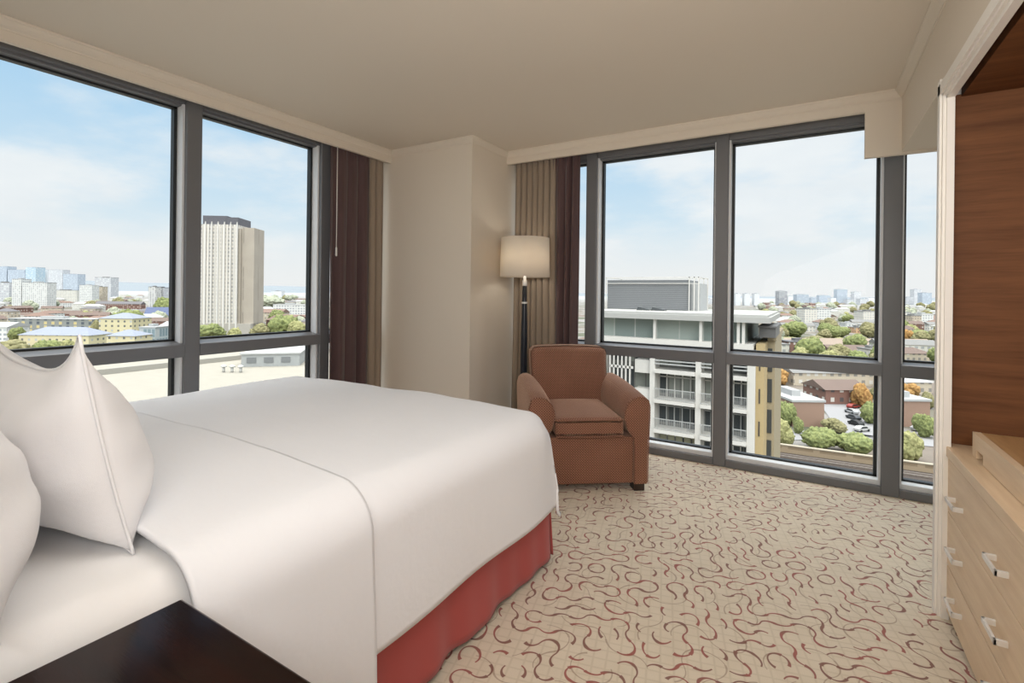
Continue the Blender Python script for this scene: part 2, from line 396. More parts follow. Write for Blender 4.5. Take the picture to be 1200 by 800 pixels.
# ------------------------------------------------------------------ bed
BX0, BX1, BY1, BZ = -2.86, -1.02, 2.065, .70       # duvet outer sides, foot, top
bc = (BX0+BX1)/2
bed = empty('bed', (bc, 1.0, 0), 0, 'king size bed with white mattress and red box-pleat valance', 'bed')
bo = (bc, 1.0, 0)
def rbox(x0, x1, y0, y1, z0, z1, r, seg=5): return bx(x0, x1, y0, y1, z0, z1, bev=r, seg=seg)
link('base', loc(bx(BX0+.09, BX1-.09, -.02, BY1-.09, .10, .36, bev=.01), bo), MT['dark'], bed)
def mattress():
    bm = rbox(BX0+.035, BX1-.035, -.02, BY1-.05, .365, .69, .08, 6)
    return bm
link('mattress', loc(mattress(), bo), MT['sheet'], bed, True)
link('headboard', loc(bx(BX0-.05, BX1+.05, -.12, -.05, .12, 1.22, bev=.02), bo), MT['mahog'], bed)
for sx in (BX0+.16, BX1-.16):
    for sy in (.1, BY1-.17):
        link('leg', loc(bx(sx-.035, sx+.035, sy-.035, sy+.035, 0, .10, bev=.004), bo), MT['dark'], bed)
def skirt(run):
    # run: 'near','far','foot'
    def f(u, v):
        z = .40+(.022-.40)*v; w = .012*v
        if run == 'foot': s = BX0+.05+(BX1-.026-BX0-.05+.018*v)*u; q = s
        else: s = .02+(BY1+.015-.02)*u; q = s
        fold = (.003+.005*v)*math.sin(q*17+1.3*math.sin(q*5))+.004*v*math.sin(q*41)
        fl = .018*v
        if run == 'near': return (BX1-.028+fl+fold, s, z+.004*math.sin(q*20)*v)
        if run == 'far': return (BX0+.055-fl-fold, s, z)
        return (s, BY1+.018+fl+fold*.6, z)
    return grid(f, 160, 14)
for rn in ('near', 'far', 'foot'):
    o = link('valance', loc(skirt(rn), bo), MT['red'], bed, True); s = o.modifiers.new('t', 'SOLIDIFY'); s.thickness = .003

def drape(v0, v1, hem_near, hem_far, off, seed, nv=110, foot=True, edge=None, wr=1.):
    """cloth over the bed from y=v0 to y=v1 (v1 at the foot hangs down)"""
    R = .13; a = (BX1-BX0)/2; top = BZ+off
    ia = a-R+off
    bb = BY1-R+off
    def over(d, lim):
        q = PI/2*R
        if d <= 0: return 0, 0
        if d < q: return R*math.sin(d/R), R*(1-math.cos(d/R))
        return R+.055*(d-q), R+(d-q)
    dn = PI/2*R+(top-R-hem_near); df = PI/2*R+(top-R-hem_far)
    foot_drop = PI/2*R+(top-R-hem_near)
    tot = ia*2+dn+df
    def f(u, v):
        c = -ia-df+u*tot            # across coordinate, + = near side
        lv = (bb-v0+foot_drop) if foot else (v1-v0)
        y = v0+v*lv
        dx = max(0, abs(c)-ia); dy = max(0, y-bb) if foot else 0
        ox, zx = over(dx, 0); oy, zy = over(dy, 0)
        drop = (zx**6+zy**6)**(1/6) if zx+zy > 0 else 0
        sx = 1 if c > 0 else -1
        X = bc+sx*(min(abs(c), ia)+ox); Y = min(y, bb)+oy if foot else y
        # corner rounding in plan
        if dx > 0 and dy > 0:
            k = min(1, dx/R)*min(1, dy/R)*.035*max(0, 1-max(zx, zy)/.35)
            X -= sx*k; Y -= k
        cr = (1-min(1, abs(c)/ia)**2.2)
        Z = top-drop+.028*cr*(1-.35*max(0, (y-1.2)))*(1 if dx == 0 else 0)
        n1 = noise.noise(Vector((X*1.9+seed, Y*1.7, Z*1.2)))*.012
        n2 = noise.noise(Vector((X*5.5+seed, Y*2.6+Z*1.5, Z*3)))*.0045
        w = (n1+n2)*wr
        hang = max(0, zx-R)
        if zx > zy:
            X += sx*(w+hang*.025*math.sin(Y*9+4)+.003*math.sin(Y*4+1)); Z += w*(1-min(1, zx/R))
        elif zy > 0:
            Y += w+max(0, zy-R)*.06*math.sin(X*8); Z += w*(1-min(1, zy/R))
        else: Z += w
        if edge and v < .001: pass
        return (X, Y, Z)
    return grid(f, 150, nv)
bo2 = (bc, 1.2, BZ)
dv = link('duvet', loc(drape(.80, None, .275, .275, .012, 4.), bo2), MT['linen'], None, True, loc=bo2)
s = dv.modifiers.new('t', 'SOLIDIFY'); s.thickness = .012; s.offset = -1
tag(dv, 'smooth white duvet draped over the bed down to the red valance', 'duvet')
td = link('folded_sheet', loc(drape(.50, .945, .16, .2, .026, 4., nv=40, foot=False), bo2), MT['linen'], None, True, loc=bo2)
s = td.modifiers.new('t', 'SOLIDIFY'); s.thickness = .012; s.offset = -1
tag(td, 'white top sheet turned back in a wide band across the bed below the pillows', 'sheet')

def pz(u, v, h): return h/2*v*((1.18 if v > 0 else .82)*(1-(.36 if v > 0 else .05)*(1-abs(u)**3)))
def pillow_mesh(w, h, t, seed):
    bm = bmesh.new(); nu, nv = 40, 30
    def pos(u, v, s):
        eu = (1-abs(u)**3.); ev = (1-abs(v)**2.4)
        th = t/2*max(0, eu)**.65*max(0, ev)**.85*(1-.28*v)
        x = w/2*u*(1-.055*(1-v*v)); z = pz(u, v, h)
        n = noise.noise(Vector((u*1.6+seed, v*1.6, s*3)))*.018+noise.noise(Vector((u*4+seed, v*3, s*5)))*.007
        # creases running to the corners
        n += .006*math.sin(7*math.atan2(v, u+.01)*1.5+seed)*max(0, (abs(u*v))**.7)
        return (x, s*(th+n*min(1, th*18)), z+.0)
    gs = []
    for s in (1, -1):
        G = [[bm.verts.new(pos(-1+2*i/nu, -1+2*j/nv, s)) for j in range(nv+1)] for i in range(nu+1)]
        for i in range(nu):
            for j in range(nv): bm.faces.new((G[i][j], G[i+1][j], G[i+1][j+1], G[i][j+1]))
    bmesh.ops.remove_doubles(bm, verts=bm.verts[:], dist=1e-4)
    return bm
def seam(w, h):
    bm = bmesh.new(); pts = []
    for k in range(120):
        a = k/120*4; e = int(a); q = -1+2*(a-e)
        u, v = [(q, -1), (1, q), (-q, 1), (-1, -q)][e]
        pts.append(Vector((w/2*u*(1-.055*(1-v*v)), 0, pz(u, v, h))))
    R = []
    for i, p in enumerate(pts):
        d = (pts[(i+1) % 120]-pts[i-1]).normalized(); n1 = Vector((0, 1, 0)); n2 = d.cross(n1)
        R.append([bm.verts.new(p+(n1*math.cos(k*PI/3)+n2*math.sin(k*PI/3))*.0035) for k in range(6)])
    for i in range(120):
        a, b = R[i], R[(i+1) % 120]
        for k in range(6): bm.faces.new((a[k], a[(k+1) % 6], b[(k+1) % 6], b[k]))
    return bm
def pillow(label, x, y, z, w, h, t, tilt, yaw, seed, roll=0.):
    t *= 1.12
    o = empty('pillow', (x, y, z), 0, label, 'pillow', None)
    o.rotation_euler = (tilt, roll, yaw)
    a = link('pillowcase', pillow_mesh(w, h, t, seed), MT['pillow'], o, True)
    link('seam', seam(w, h), MT['pillow'], o, True)
    return o
pillow('upright white pillow in front, its pointed corner rising against the window', -1.62, .460, .885, .82, .47, .25, .20, -.04, 1.3, .0)
pillow('white pillow at the left edge of the photo, leaning on the headboard', -1.42, .215, .90, .80, .44, .21, .16, -.02, 5.1)
pillow('white pillow on the far window side of the bed', -2.52, .44, .91, .70, .46, .22, .12, .05, 8.7)

# ------------------------------------------------------------------ nightstand
ns = empty('nightstand', (-.66, .15, 0), 0, 'dark polished mahogany nightstand in the bottom left foreground', 'nightstand')
no = (-.66, .15, 0)
link('top', loc(bx(-.955, -.36, -.28, .455, .672, .70, bev=.004), no), MT['mahog'], ns)
link('body', loc(bx(-.935, -.39, -.27, .435, .10, .672, bev=.003), no), MT['mahog'], ns)
for zz in (.40, .12):
    d = link('drawer', loc(bx(-.392, -.375, -.24, .41, zz, zz+.25, bev=.002), no), MT['mahog'], ns)
    k = lathe([(.006, 0), (.006, .015), (.014, .02), (.014, .03), (.0, .034)], 16)
    bmesh.ops.rotate(k, cent=(0, 0, 0), matrix=Matrix.Rotation(PI/2, 3, 'Y'), verts=k.verts[:]); bmesh.ops.translate(k, vec=(-.375, .085, zz+.125), verts=k.verts[:])
    link('knob', loc(k, no), MT['chrome'], d, True)
for sx in (-.91, -.415):
    for sy in (-.24, .41): link('leg', loc(bx(sx-.02, sx+.02, sy-.02, sy+.02, 0, .10), no), MT['mahog'], ns)
link('edge_moulding', loc(bx(-.945, -.37, -.27, .468, .655, .670, bev=.003), no), MT['mahog'], ns)

# ------------------------------------------------------------------ armchair
fc = FW*3.11 + RT*.50
chair = empty('armchair', (fc.x, fc.y, 0), YAW+math.radians(5.5), 'rust brown patterned upholstered armchair in front of the right window', 'armchair')
def soft(bm, name, mat=MT['weave'], lv=2, parent=chair):
    o = link(name, bm, mat, parent, True); return o
def rounded(x0, x1, y0, y1, z0, z1, r, seg=5, fn=None, cuts=0):
    bm = bmesh.new(); box(bm, x0, x1, y0, y1, z0, z1)
    if cuts: bmesh.ops.subdivide_edges(bm, edges=bm.edges[:], cuts=cuts, use_grid_fill=True)
    es = [e for e in bm.edges if len(e.link_faces) == 2 and e.calc_face_angle(0) > .5]
    bmesh.ops.bevel(bm, geom=es, offset=r, segments=seg, affect='EDGES', profile=.5)
    if fn:
        for v in bm.verts: v.co = Vector(fn(*v.co))
    return bm
# local: +x right seen from the camera, +y backwards
soft(rounded(-.29, .29, .02, .74, .05, .345, .012), 'base')
def cush(x, y, z):
    k = (1-(x/.225)**2)*(1-((y-.30)/.34)**2)
    if z > .42: z += .022*max(0, k)
    if y < .1: y -= .012*(1-(x/.225)**2)
    return x, y, z
cs = soft(rounded(-.222, .222, .0, .60, .350, .468, .026, cuts=6, fn=cush), 'seat_cushion')
def pipe(pts, r, closed=True):
    bm = bmesh.new(); R = []; n = len(pts)
    for i, p in enumerate(pts):
        d = (pts[(i+1) % n]-pts[i-1]).normalized() if closed or 0 < i < n-1 else (pts[min(i+1, n-1)]-pts[max(i-1, 0)]).normalized()
        up = Vector((0, 0, 1)) if abs(d.z) < .9 else Vector((1, 0, 0))
        n1 = d.cross(up).normalized(); n2 = d.cross(n1)
        R.append([bm.verts.new(p+(n1*math.cos(k*PI/3)+n2*math.sin(k*PI/3))*r) for k in range(6)])
    for i in range(n if closed else n-1):
        a, b = R[i], R[(i+1) % n]
        for k in range(6): bm.faces.new((a[k], a[(k+1) % 6], b[(k+1) % 6], b[k]))
    return bm
for zz in (.462, .358):
    pts = [Vector(((-.216+.432*i/20), -.004-.012*(1-((-.216+.432*i/20)/.225)**2), zz+(.0))) for i in range(21)]
    link('piping', pipe(pts, .004, False), MT['weave'], cs, True)
def back(x, y, z):
    t = (z-.36)/.5
    y += .10*t
    if y < .66+.1*t and z > .4: y -= .03*(1-(x/.29)**2)*math.sin(PI*min(1, max(0, t)))
    x *= (1+.05*t)
    if z > .8: z += .012*(1-(x/.3)**2)
    return x, y, z
soft(rounded(-.280, .280, .55, .72, .34, .845, .05, cuts=6, fn=back, seg=6), 'backrest')
def arm(side):
    # outline in x-z: outer edge, rounded top, inner roll
    pts = [(.375, .05), (.378, .30), (.386, .48), (.386, .55), (.376, .585), (.350, .602), (.315, .604), (.275, .590), (.245, .562), (.228, .52), (.226, .47), (.245, .40), (.285, .345), (.290, .30), (.290, .05)]
    bm = bmesh.new(); rings = []
    ys = [0, .006, .02, .15, .35, .55, .68, .745, .76]
    for y in ys:
        t = y/.76; sh = .012 if y in (0,) else (.004 if y == .006 else (0 if y < .7 else .012))
        ring = []
        cx, cz = .33, .45
        for x, z in pts:
            up = max(0, (z-.45)/.15)
            zz = z+up*(.045*math.sin(PI*min(1, t*1.05)*.62)); xx = x
            xx = cx+(xx-cx)*(1-sh*4); zz2 = zz-(sh*1.2 if z > .5 else 0)
            ring.append(bm.verts.new((side*xx, y, zz2)))
        rings.append(ring)
    n = len(pts)
    for a, b in zip(rings, rings[1:]):
        for k in range(n): bm.faces.new((a[k], a[(k+1) % n], b[(k+1) % n], b[k]))
    bm.faces.new(rings[0]); bm.faces.new(rings[-1][::-1])
    o = soft(bm, 'armrest'); return o
for sd in (-1, 1):
    a = arm(sd)
    bv = a.modifiers.new('b', 'BEVEL'); bv.width = .006; bv.segments = 2; bv.limit_method = 'ANGLE'
    o_pts = [(.380, .06), (.384, .30), (.391, .48), (.391, .55), (.380, .588), (.350, .606), (.315, .608), (.272, .594), (.240, .564), (.223, .52), (.221, .47), (.240, .40), (.280, .345)]
    link('piping', pipe([Vector((sd*(.33+(x-.33)*.96), .004, z-.008 if z > .5 else z)) for x, z in o_pts], .0035, False), MT['weave'], a, True)
for sx in (-.33, .33):
    for sy in (.05, .66): link('foot', bx(sx-.035, sx+.035, sy-.03, sy+.05, 0, .052, bev=.004), MT['dark'], chair)

# ------------------------------------------------------------------ floor lamp
lp = empty('floor_lamp', (-2.03, 3.56, 0), 0, 'tall floor lamp with white drum shade and dark pole', 'lamp')
link('base', lathe([(0, 0), (.135, 0), (.14, .008), (.13, .02), (.03, .028), (0, .028)], 40), MT['black'], lp, True)
link('pole', lathe([(.032, .026), (.030, .5), (.026, 1.0), (.020, 1.18), (.019, 1.31)], 24), MT['black'], lp, True)
link('collar', lathe([(.024, 1.165), (.025, 1.167), (.025, 1.178), (.024, 1.18)], 24), MT['chrome'], lp, True)
link('socket', lathe([(.016, 1.31), (.020, 1.315), (.020, 1.355), (.013, 1.36), (.013, 1.42), (0, 1.42)], 24), MT['chrome'], lp, True)
sh = bmesh.new(); n = 64
ring = lambda r, z: [sh.verts.new((r*math.cos(2*PI*i/n), r*math.sin(2*PI*i/n), z)) for i in range(n)]
a, b, c_, d_ = ring(.207, 1.385), ring(.199, 1.705), ring(.196, 1.705), ring(.204, 1.385)
for p, q in ((a, b), (b, c_), (c_, d_), (d_, a)):
    for i in range(n): sh.faces.new((p[i], p[(i+1) % n], q[(i+1) % n], q[i]))
so = link('lamp_shade', sh, MT['shade'], lp, True)
for p in so.data.polygons: p.use_smooth = abs(p.normal.z) < .5
pl_ = bpy.data.lights.new('bulb', 'POINT'); pl_.energy = 1.5; pl_.color = (1, .93, .82); pl_.shadow_soft_size = .04
po_ = bpy.data.objects.new('bulb', pl_); C.objects.link(po_); po_.parent = lp; po_.location = (0, 0, 1.53)
link('shade_ring', box(box(lathe([(.006, 1.40), (.006, 1.69)], 8), -.2, .2, -.002, .002, 1.688, 1.692), -.002, .002, -.2, .2, 1.688, 1.692), MT['chrome'], lp)
#CITY#
# ------------------------------------------------------------------ the city outside
L_IN, EXT = L, .62
def L(c): return tuple(v*EXT for v in L_IN(c))
def facade(name, wall, win, Wd=3.2, Hd=3.0, a=.25, b=.75, c=.3, d=.8, lit=(200, 205, 205), band=None, haze=0., alt_p=.25, rib=None):
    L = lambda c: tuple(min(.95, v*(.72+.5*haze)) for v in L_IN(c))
    m = N(name); x, y, z = m.sep(m.co()); nx, ny, nz = m.sep(m.co('Normal'))
    ax, ay, az = m.M('ABSOLUTE', nx), m.M('ABSOLUTE', ny), m.M('ABSOLUTE', nz)
    u = m.M('ADD', m.M('MULTIPLY', x, m.M('GREATER_THAN', ay, .5)), m.M('MULTIPLY', y, m.M('GREATER_THAN', ax, .5)))
    U, Z = m.M('DIVIDE', m.M('ADD', u, 500*Wd), Wd), m.M('DIVIDE', m.M('ADD', z, 100*Hd), Hd); fu, fz = m.M('FRACT', U), m.M('FRACT', Z)
    def inn(v, p, q): return m.M('MULTIPLY', m.M('GREATER_THAN', v, p), m.M('LESS_THAN', v, q))
    wn = m.M('MULTIPLY', m.M('MULTIPLY', inn(fu, a, b), inn(fz, c, d)), m.M('LESS_THAN', az, .4))
    cell = m.white(m.comb(m.M('FLOOR', U), m.M('FLOOR', Z), 3.))
    n = m.noise(m.co(), .12, 3)
    wl = m.mix(n, tuple(v*.85 for v in L(wall)), tuple(min(1, v*1.1) for v in L(wall)))
    if band: wl = m.mix(m.M('LESS_THAN', fz, .16), wl, L(band))
    if rib: wl = m.mix(m.M('LESS_THAN', fu, .22), wl, L(rib))
    wc = m.mix(m.M('LESS_THAN', cell, alt_p), L(win), L(lit)); col = m.mix(wn, wl, wc)  # random panes take a second colour
    if haze: col = m.mix(haze, col, L((226, 230, 233)))  # aerial haze painted into the facade colour
    m.set(Base_Color=col, Roughness=.7); return m.m
def hz(c, h): return tuple(a*(1-h)+b*h for a, b in zip(c, (222, 226, 230)))  # paints distance haze into a base colour
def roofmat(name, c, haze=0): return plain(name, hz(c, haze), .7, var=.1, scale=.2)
def hippy(bm, x0, x1, y0, y1, z, h, gable=False, ov=.6):
    x0 -= ov; x1 += ov; y0 -= ov; y1 += ov; cy = (y0+y1)/2; k = 0 if gable else min((y1-y0)/2, (x1-x0)/2-.1)
    v = [bm.verts.new(p) for p in ((x0, y0, z), (x1, y0, z), (x1, y1, z), (x0, y1, z), (x0+k, cy, z+h), (x1-k, cy, z+h))]
    for f in ((0, 1, 5, 4), (2, 3, 4, 5), (1, 2, 5), (3, 0, 4), (3, 2, 1, 0)): bm.faces.new([v[i] for i in f])
    return bm
def building(name, label, px0, px1, ptop, w, mat, depth=15, rmat=None, roof='flat', rh=3, rot=0, group=None, zb=GZ, cat='building', extra=None):
    pm = (px0+px1)/2; p = at(pm, ptop, w); W_ = (px1-px0)/FPX*w
    H = p.z-zb
    c = Vector((p.x, p.y, 0))+FW*depth/2
    o = empty(name, (c.x, c.y, zb), YAW+rot, label, cat, group)
    hh = H-(rh if roof != 'flat' else 0)
    link('walls', bx(-W_/2, W_/2, -depth/2, depth/2, 0, hh), mat, o)
    if roof == 'flat': link('roof', box(bx(-W_/2-.3, W_/2+.3, -depth/2-.3, depth/2+.3, hh, hh+.6), -W_*.18, W_*.1, -depth*.2, depth*.2, hh+.6, hh+2.2), rmat or R_GREY, o)
    else: link('roof', hippy(bmesh.new(), -W_/2, W_/2, -depth/2, depth/2, hh, rh, roof == 'gable'), rmat or R_GREY, o)
    return o
R_GREY = roofmat('roof_grey', (150, 150, 148)); R_PALE = roofmat('roof_pale', (206, 208, 208)); R_BLUE = roofmat('roof_blue', (164, 172, 190)); R_BLUE2 = roofmat('roof_strong_blue', (100, 114, 152))
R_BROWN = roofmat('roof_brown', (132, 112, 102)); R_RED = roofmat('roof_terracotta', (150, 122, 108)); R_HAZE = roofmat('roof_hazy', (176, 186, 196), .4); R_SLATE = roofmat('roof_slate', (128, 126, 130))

# ground: a patchwork of streets, roofs and gardens with distance haze painted into the colour
def mat_ground():
    m = N('city_ground'); p = m.co(); v = m.new('ShaderNodeTexVoronoi'); m.put(v.inputs['Vector'], p); v.inputs['Scale'].default_value = .022
    r, g, b = m.sep(v.outputs['Color'])[:]
    c1 = m.ramp(r, [(.0, L((112, 122, 78))), (.25, L((96, 108, 70))), (.45, L((150, 140, 122))), (.65, L((176, 168, 156))), (.85, L((150, 118, 100)))])
    n = m.noise(p, .25, 4); c1 = m.mix(m.M('MULTIPLY', n, .6), c1, L((110, 106, 98))); c1 = m.mix(.3, c1, L((120, 118, 110)))
    e = m.new('ShaderNodeTexVoronoi', feature='DISTANCE_TO_EDGE'); m.put(e.inputs['Vector'], p); e.inputs['Scale'].default_value = .022
    c1 = m.mix(m.ss(e.outputs[0], .08, .03), c1, L((165, 162, 158)))
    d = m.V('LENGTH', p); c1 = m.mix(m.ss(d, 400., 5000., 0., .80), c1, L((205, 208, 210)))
    m.set(Base_Color=c1, Roughness=1.); return m.m
gb = bmesh.new()
bmesh.ops.create_circle(gb, cap_ends=True, radius=14000, segments=64)
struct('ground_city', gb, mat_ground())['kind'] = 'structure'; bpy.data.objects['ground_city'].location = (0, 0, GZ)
def ridge():
    def f(u, v):
        a = YAW+math.radians(58)-u*math.radians(110); r = 9000+v*3000; h = (40+150*max(0, 1-u*1.5)+14*noise.noise(Vector((u*24, 0, 0))))*math.sin(PI*v)
        return (-math.sin(a)*r, math.cos(a)*r, GZ-2+max(0, h))
    return grid(f, 160, 8)
struct('hills', ridge(), plain('hill_haze', (158, 168, 176), 1., var=.03, scale=.001), None, True)  # hill colour already carries the distance haze

# trees
def mat_leaf(name, c1, c2, haze=0.):
    m = N(name); p = m.co(); n = m.noise(p, 5., 5, .7); c = m.mix(m.ss(n, .35, .65), L(hz(c1, haze)), L(hz(c2, haze)))
    m.set(Base_Color=c, Roughness=.9); return m.m
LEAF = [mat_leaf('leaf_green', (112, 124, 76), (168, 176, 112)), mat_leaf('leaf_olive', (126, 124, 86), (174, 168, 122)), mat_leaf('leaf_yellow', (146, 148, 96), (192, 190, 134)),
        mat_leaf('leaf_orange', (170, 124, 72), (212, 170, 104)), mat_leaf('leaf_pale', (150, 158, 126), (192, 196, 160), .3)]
BARK = plain('bark', (92, 76, 60), .9)
def crown(seed, low=False):
    r = random.Random(seed); bm = bmesh.new(); nb = 9
    for i in range(nb):
        a = r.uniform(0, 2*PI); q = r.uniform(.0, .62); cz = r.uniform(.55, 1.25); s = r.uniform(.38, .62)*(1.1-.3*abs(cz-.85))
        s0 = bmesh.ops.create_icosphere(bm, subdivisions=3 if low else 4, radius=s)
        off = Vector((q*math.cos(a), q*math.sin(a), cz))
        for v in s0['verts']:
            n = v.co.normalized(); k = noise.noise(v.co*5+off*7)*.22+noise.noise(v.co*13+off*9)*.14
            v.co = v.co+n*k*s*1.3+off
    return bm
TREES = []
def tree(label, x, y, s, kind, group=None, z=GZ, sz=1., name='tree', hide=False):
    key = kind
    if key not in [t[0] for t in TREES]:
        o = empty(name, (x, y, z), 0, label, 'tree', group)
        link('crown', crown(kind*7+3), LEAF[kind], o, True); link('trunk', lathe([(.09, 0), (.06, .5), (.04, .9)], 10), BARK, o, True); TREES.append((key, o))
    else:
        src = [t[1] for t in TREES if t[0] == key][0]; o = copy_tree(src); o.name = name; o['label'] = label
        if 'group' in o: del o['group']
        if group: o['group'] = group
    o.location = (x, y, z); o.scale = (s, s, s*sz); o.rotation_euler = (0, 0, rnd.uniform(0, 6)); return o
def tree_px(label, px, pytop, pybase, wpx, kind, z=GZ, group=None):
    w = gw(px, pybase, z); p = at(px, pybase, w); s = wpx/2/FPX*w/1.0; h = (pybase-pytop)/FPX*w
    return tree(label, p.x, p.y, s, kind, group, z, h/(1.75*s))

# --- left view, near to far
# neighbouring flat roof just under the left window
rf = empty('flat_roof_building', (-47, 18, 0), 0, 'neighbouring building with pale gravel flat roof just below the left window', 'building')
FL = plain('gravel_roof', (190, 185, 172), .95, var=.08, scale=1.5)
def locr(bm): return loc(bm, (-47, 18, 0))
link('walls', locr(bx(-60, -20, 2, 34.0, GZ, -5.4)), plain('pale_render', (205, 200, 190)), rf)
link('roof', locr(bx(-60, -20, 2, 34.0, -5.4, -5.0)), FL, rf)
for a_, b_ in (((-60, 2), (-59.6, 34)), ((-60, 33.6), (-20, 34)), ((-20.4, 2), (-20, 34)), ((-44, 9), (-43.7, 33)), ((-34, 9), (-30, 9.3)), ((-30, 9), (-29.7, 18))):
    link('parapet', locr(bx(min(a_[0], b_[0]), max(a_[0], b_[0]), a_[1], b_[1], -5.0, -4.6)), plain('parapet', (190, 186, 176)), rf)
p1 = at(325, 424, gw(325, 424, -5)); pb = empty('rooftop_plant_room', (p1.x, p1.y, -5), YAW+.25, 'low grey rooftop plant room on the gravel roof', 'plant room')
link('walls', bx(-2.2, 2.2, -2.6, 2.6, 0, 1.0), plain('plant_grey', (190, 194, 194)), pb)
link('roof', bx(-2.3, 2.3, -2.7, 2.7, 1.0, 1.1), plain('plant_roof', (206, 208, 206)), pb)
for i in range(3): link('vent', bx(-1.8+i*1.3, -1.1+i*1.3, -2.64, -2.59, .3, .75), plain('vent_grey', (140, 144, 146)), pb)
for i in range(3):
    p1 = at(262+i*10, 436, gw(262, 436, -5)); q = empty('rooftop_vent', (p1.x, p1.y, -5), 0, 'small pale cowl vent on the gravel roof', 'vent', 'cowl vents on the gravel roof')
    link('stack', lathe([(.10, 0), (.10, .38)], 14), plain('vent_white', (226, 226, 222)), q, True); link('cowl', lathe([(.05, .38), (.22, .40), (.19, .5), (0, .6)], 16), plain('vent_white', (232, 232, 228)), q, True)

TWR = facade('tower_facade', (216, 206, 192), (142, 138, 132), 3.0, 3.1, .34, .78, .2, .75, lit=(176, 170, 160), rib=(246, 240, 230), haze=.2)
def big_tower():
    w = 400; o = empty('tower_block', (0, 0, 0), 0, 'tall pale concrete office tower with white vertical ribs and dark roof cap', 'tower')
    L0, L1, L2 = [(px-265)/FPX*w for px in (234, 277, 294)]
    base = at(265, 340, w); o.location = (base.x, base.y, GZ); o.rotation_euler = (0, 0, YAW+.06)
    zt = at(265, 263, w).z-GZ; zc = at(265, 252.5, w).z-GZ; z2 = at(285, 266, w).z-GZ
    link('walls', bx(L0, L1, 0, 26, 9, zt), TWR, o)
    link('stair_wing', box(bx(L1, L1+2, 1.5, 24, 0, z2-1), L1+2, L2, 3.5, 22, 0, z2), facade('wing_facade', (196, 186, 172), (160, 152, 142), 11., 9.3, .03, .10, .0, .95, lit=(190, 180, 168)), o)
    link('roof_cap', box(bx(L0+1.5, -1, 2, 22, zt, zc), -.4, L1, 1, 23, zt, zc-1.2), plain('tower_cap', (112, 112, 120)), o)
    link('podium', bx(L0, L2, -1, 26, 0, 9), plain('podium', (206, 200, 190)), o)
    rc = plain('tower_rib', (255, 252, 246))
    n = 6
    for i in range(n+1):
        x = L0+(L1-L0)*i/n
        pr = [(x-.55, 4), (x+.55, 4), (x+.55, zt-1.5), (x, zt+2.2), (x-.55, zt-1.5)]
        link('rib', prism(bmesh.new(), pr, 'y', -1.2, .05), rc, o)
        if i < n: link('pier', bx(x+(L1-L0)/n*.5-.25, x+(L1-L0)/n*.5+.25, -.5, .05, 8, zt-.5), rc, o)
big_tower()
F_WHITE = facade('white_slab_block', (236, 236, 232), (150, 156, 160), 3.4, 3., .2, .8, .3, .8, haze=.15)
F_YEL = facade('yellow_render', (240, 230, 188), (120, 122, 118), 4.2, 3.1, .3, .62, .3, .72)
F_GREYY = facade('grey_and_yellow_flats', (158, 162, 158), (96, 104, 112), 6., 3.1, .15, .55, .15, .85, lit=(226, 208, 150), alt_p=.45)
F_BRICK = facade('brick_terrace', (142, 106, 94), (222, 218, 210), 3.2, 3.2, .3, .7, .3, .75, lit=(90, 84, 84), alt_p=.4)
F_BRICK2 = facade('brown_brick', (170, 140, 122), (180, 150, 132), 20., 30., .4, .45, .1, .9)
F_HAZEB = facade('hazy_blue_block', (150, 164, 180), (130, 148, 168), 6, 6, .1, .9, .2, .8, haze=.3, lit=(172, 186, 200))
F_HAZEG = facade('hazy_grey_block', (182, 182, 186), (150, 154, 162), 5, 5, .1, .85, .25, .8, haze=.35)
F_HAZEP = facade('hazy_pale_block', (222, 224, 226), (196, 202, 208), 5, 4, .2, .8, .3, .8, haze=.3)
F_TAN = facade('buff_block', (206, 192, 168), (140, 134, 126), 3.2, 3., .25, .7, .3, .8, lit=(224, 220, 212), haze=.08)
F_PALE = facade('cream_block', (232, 228, 216), (170, 172, 172), 3.4, 3., .25, .75, .3, .8, haze=.12)
Bd = building
Bd('apartment_block', 'white slab block with grid of windows, far left of the skyline', 26, 55, 331, 847, F_WHITE, 18, R_PALE)
Bd('apartment_block', 'narrow white stair tower joined to the white slab block', 14, 25, 327, 850, F_WHITE, 18, R_PALE)
Bd('apartment_block', 'pale grey block at the far left edge behind the white slab', -8, 11, 331, 1000, F_HAZEG, 18)
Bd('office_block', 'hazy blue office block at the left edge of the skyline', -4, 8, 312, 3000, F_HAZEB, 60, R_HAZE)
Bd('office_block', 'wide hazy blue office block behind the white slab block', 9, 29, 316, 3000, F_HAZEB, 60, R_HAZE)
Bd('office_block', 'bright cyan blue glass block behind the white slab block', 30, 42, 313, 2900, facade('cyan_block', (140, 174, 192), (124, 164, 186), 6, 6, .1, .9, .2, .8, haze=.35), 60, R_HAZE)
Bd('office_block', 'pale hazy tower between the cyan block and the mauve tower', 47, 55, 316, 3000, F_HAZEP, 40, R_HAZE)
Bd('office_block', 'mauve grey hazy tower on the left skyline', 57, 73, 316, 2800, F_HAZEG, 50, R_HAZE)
Bd('office_block', 'blue grey hazy block with stepped roof on the left skyline', 74, 91, 321, 2700, F_HAZEB, 50, R_HAZE)
Bd('office_block', 'long low cream block beside the white slab block', 55, 90, 340, 1300, F_PALE, 30)
Bd('apartment_block', 'small bright white block left of centre in the left window', 93, 108, 334, 1150, F_WHITE, 20, R_PALE)
Bd('apartment_block', 'mauve grey tower block with brown lower wing', 111, 130, 325, 1500, F_HAZEG, 30)
Bd('apartment_block', 'brown low tower standing before the mauve grey block', 110, 120, 336, 1200, F_TAN, 16)
Bd('apartment_block', 'white block with dark balcony stripes near the right of the left pane', 174, 183, 336, 1000, facade('striped_block', (232, 232, 230), (96, 104, 110), 5, 3.4, .1, .6, .2, .7), 16)
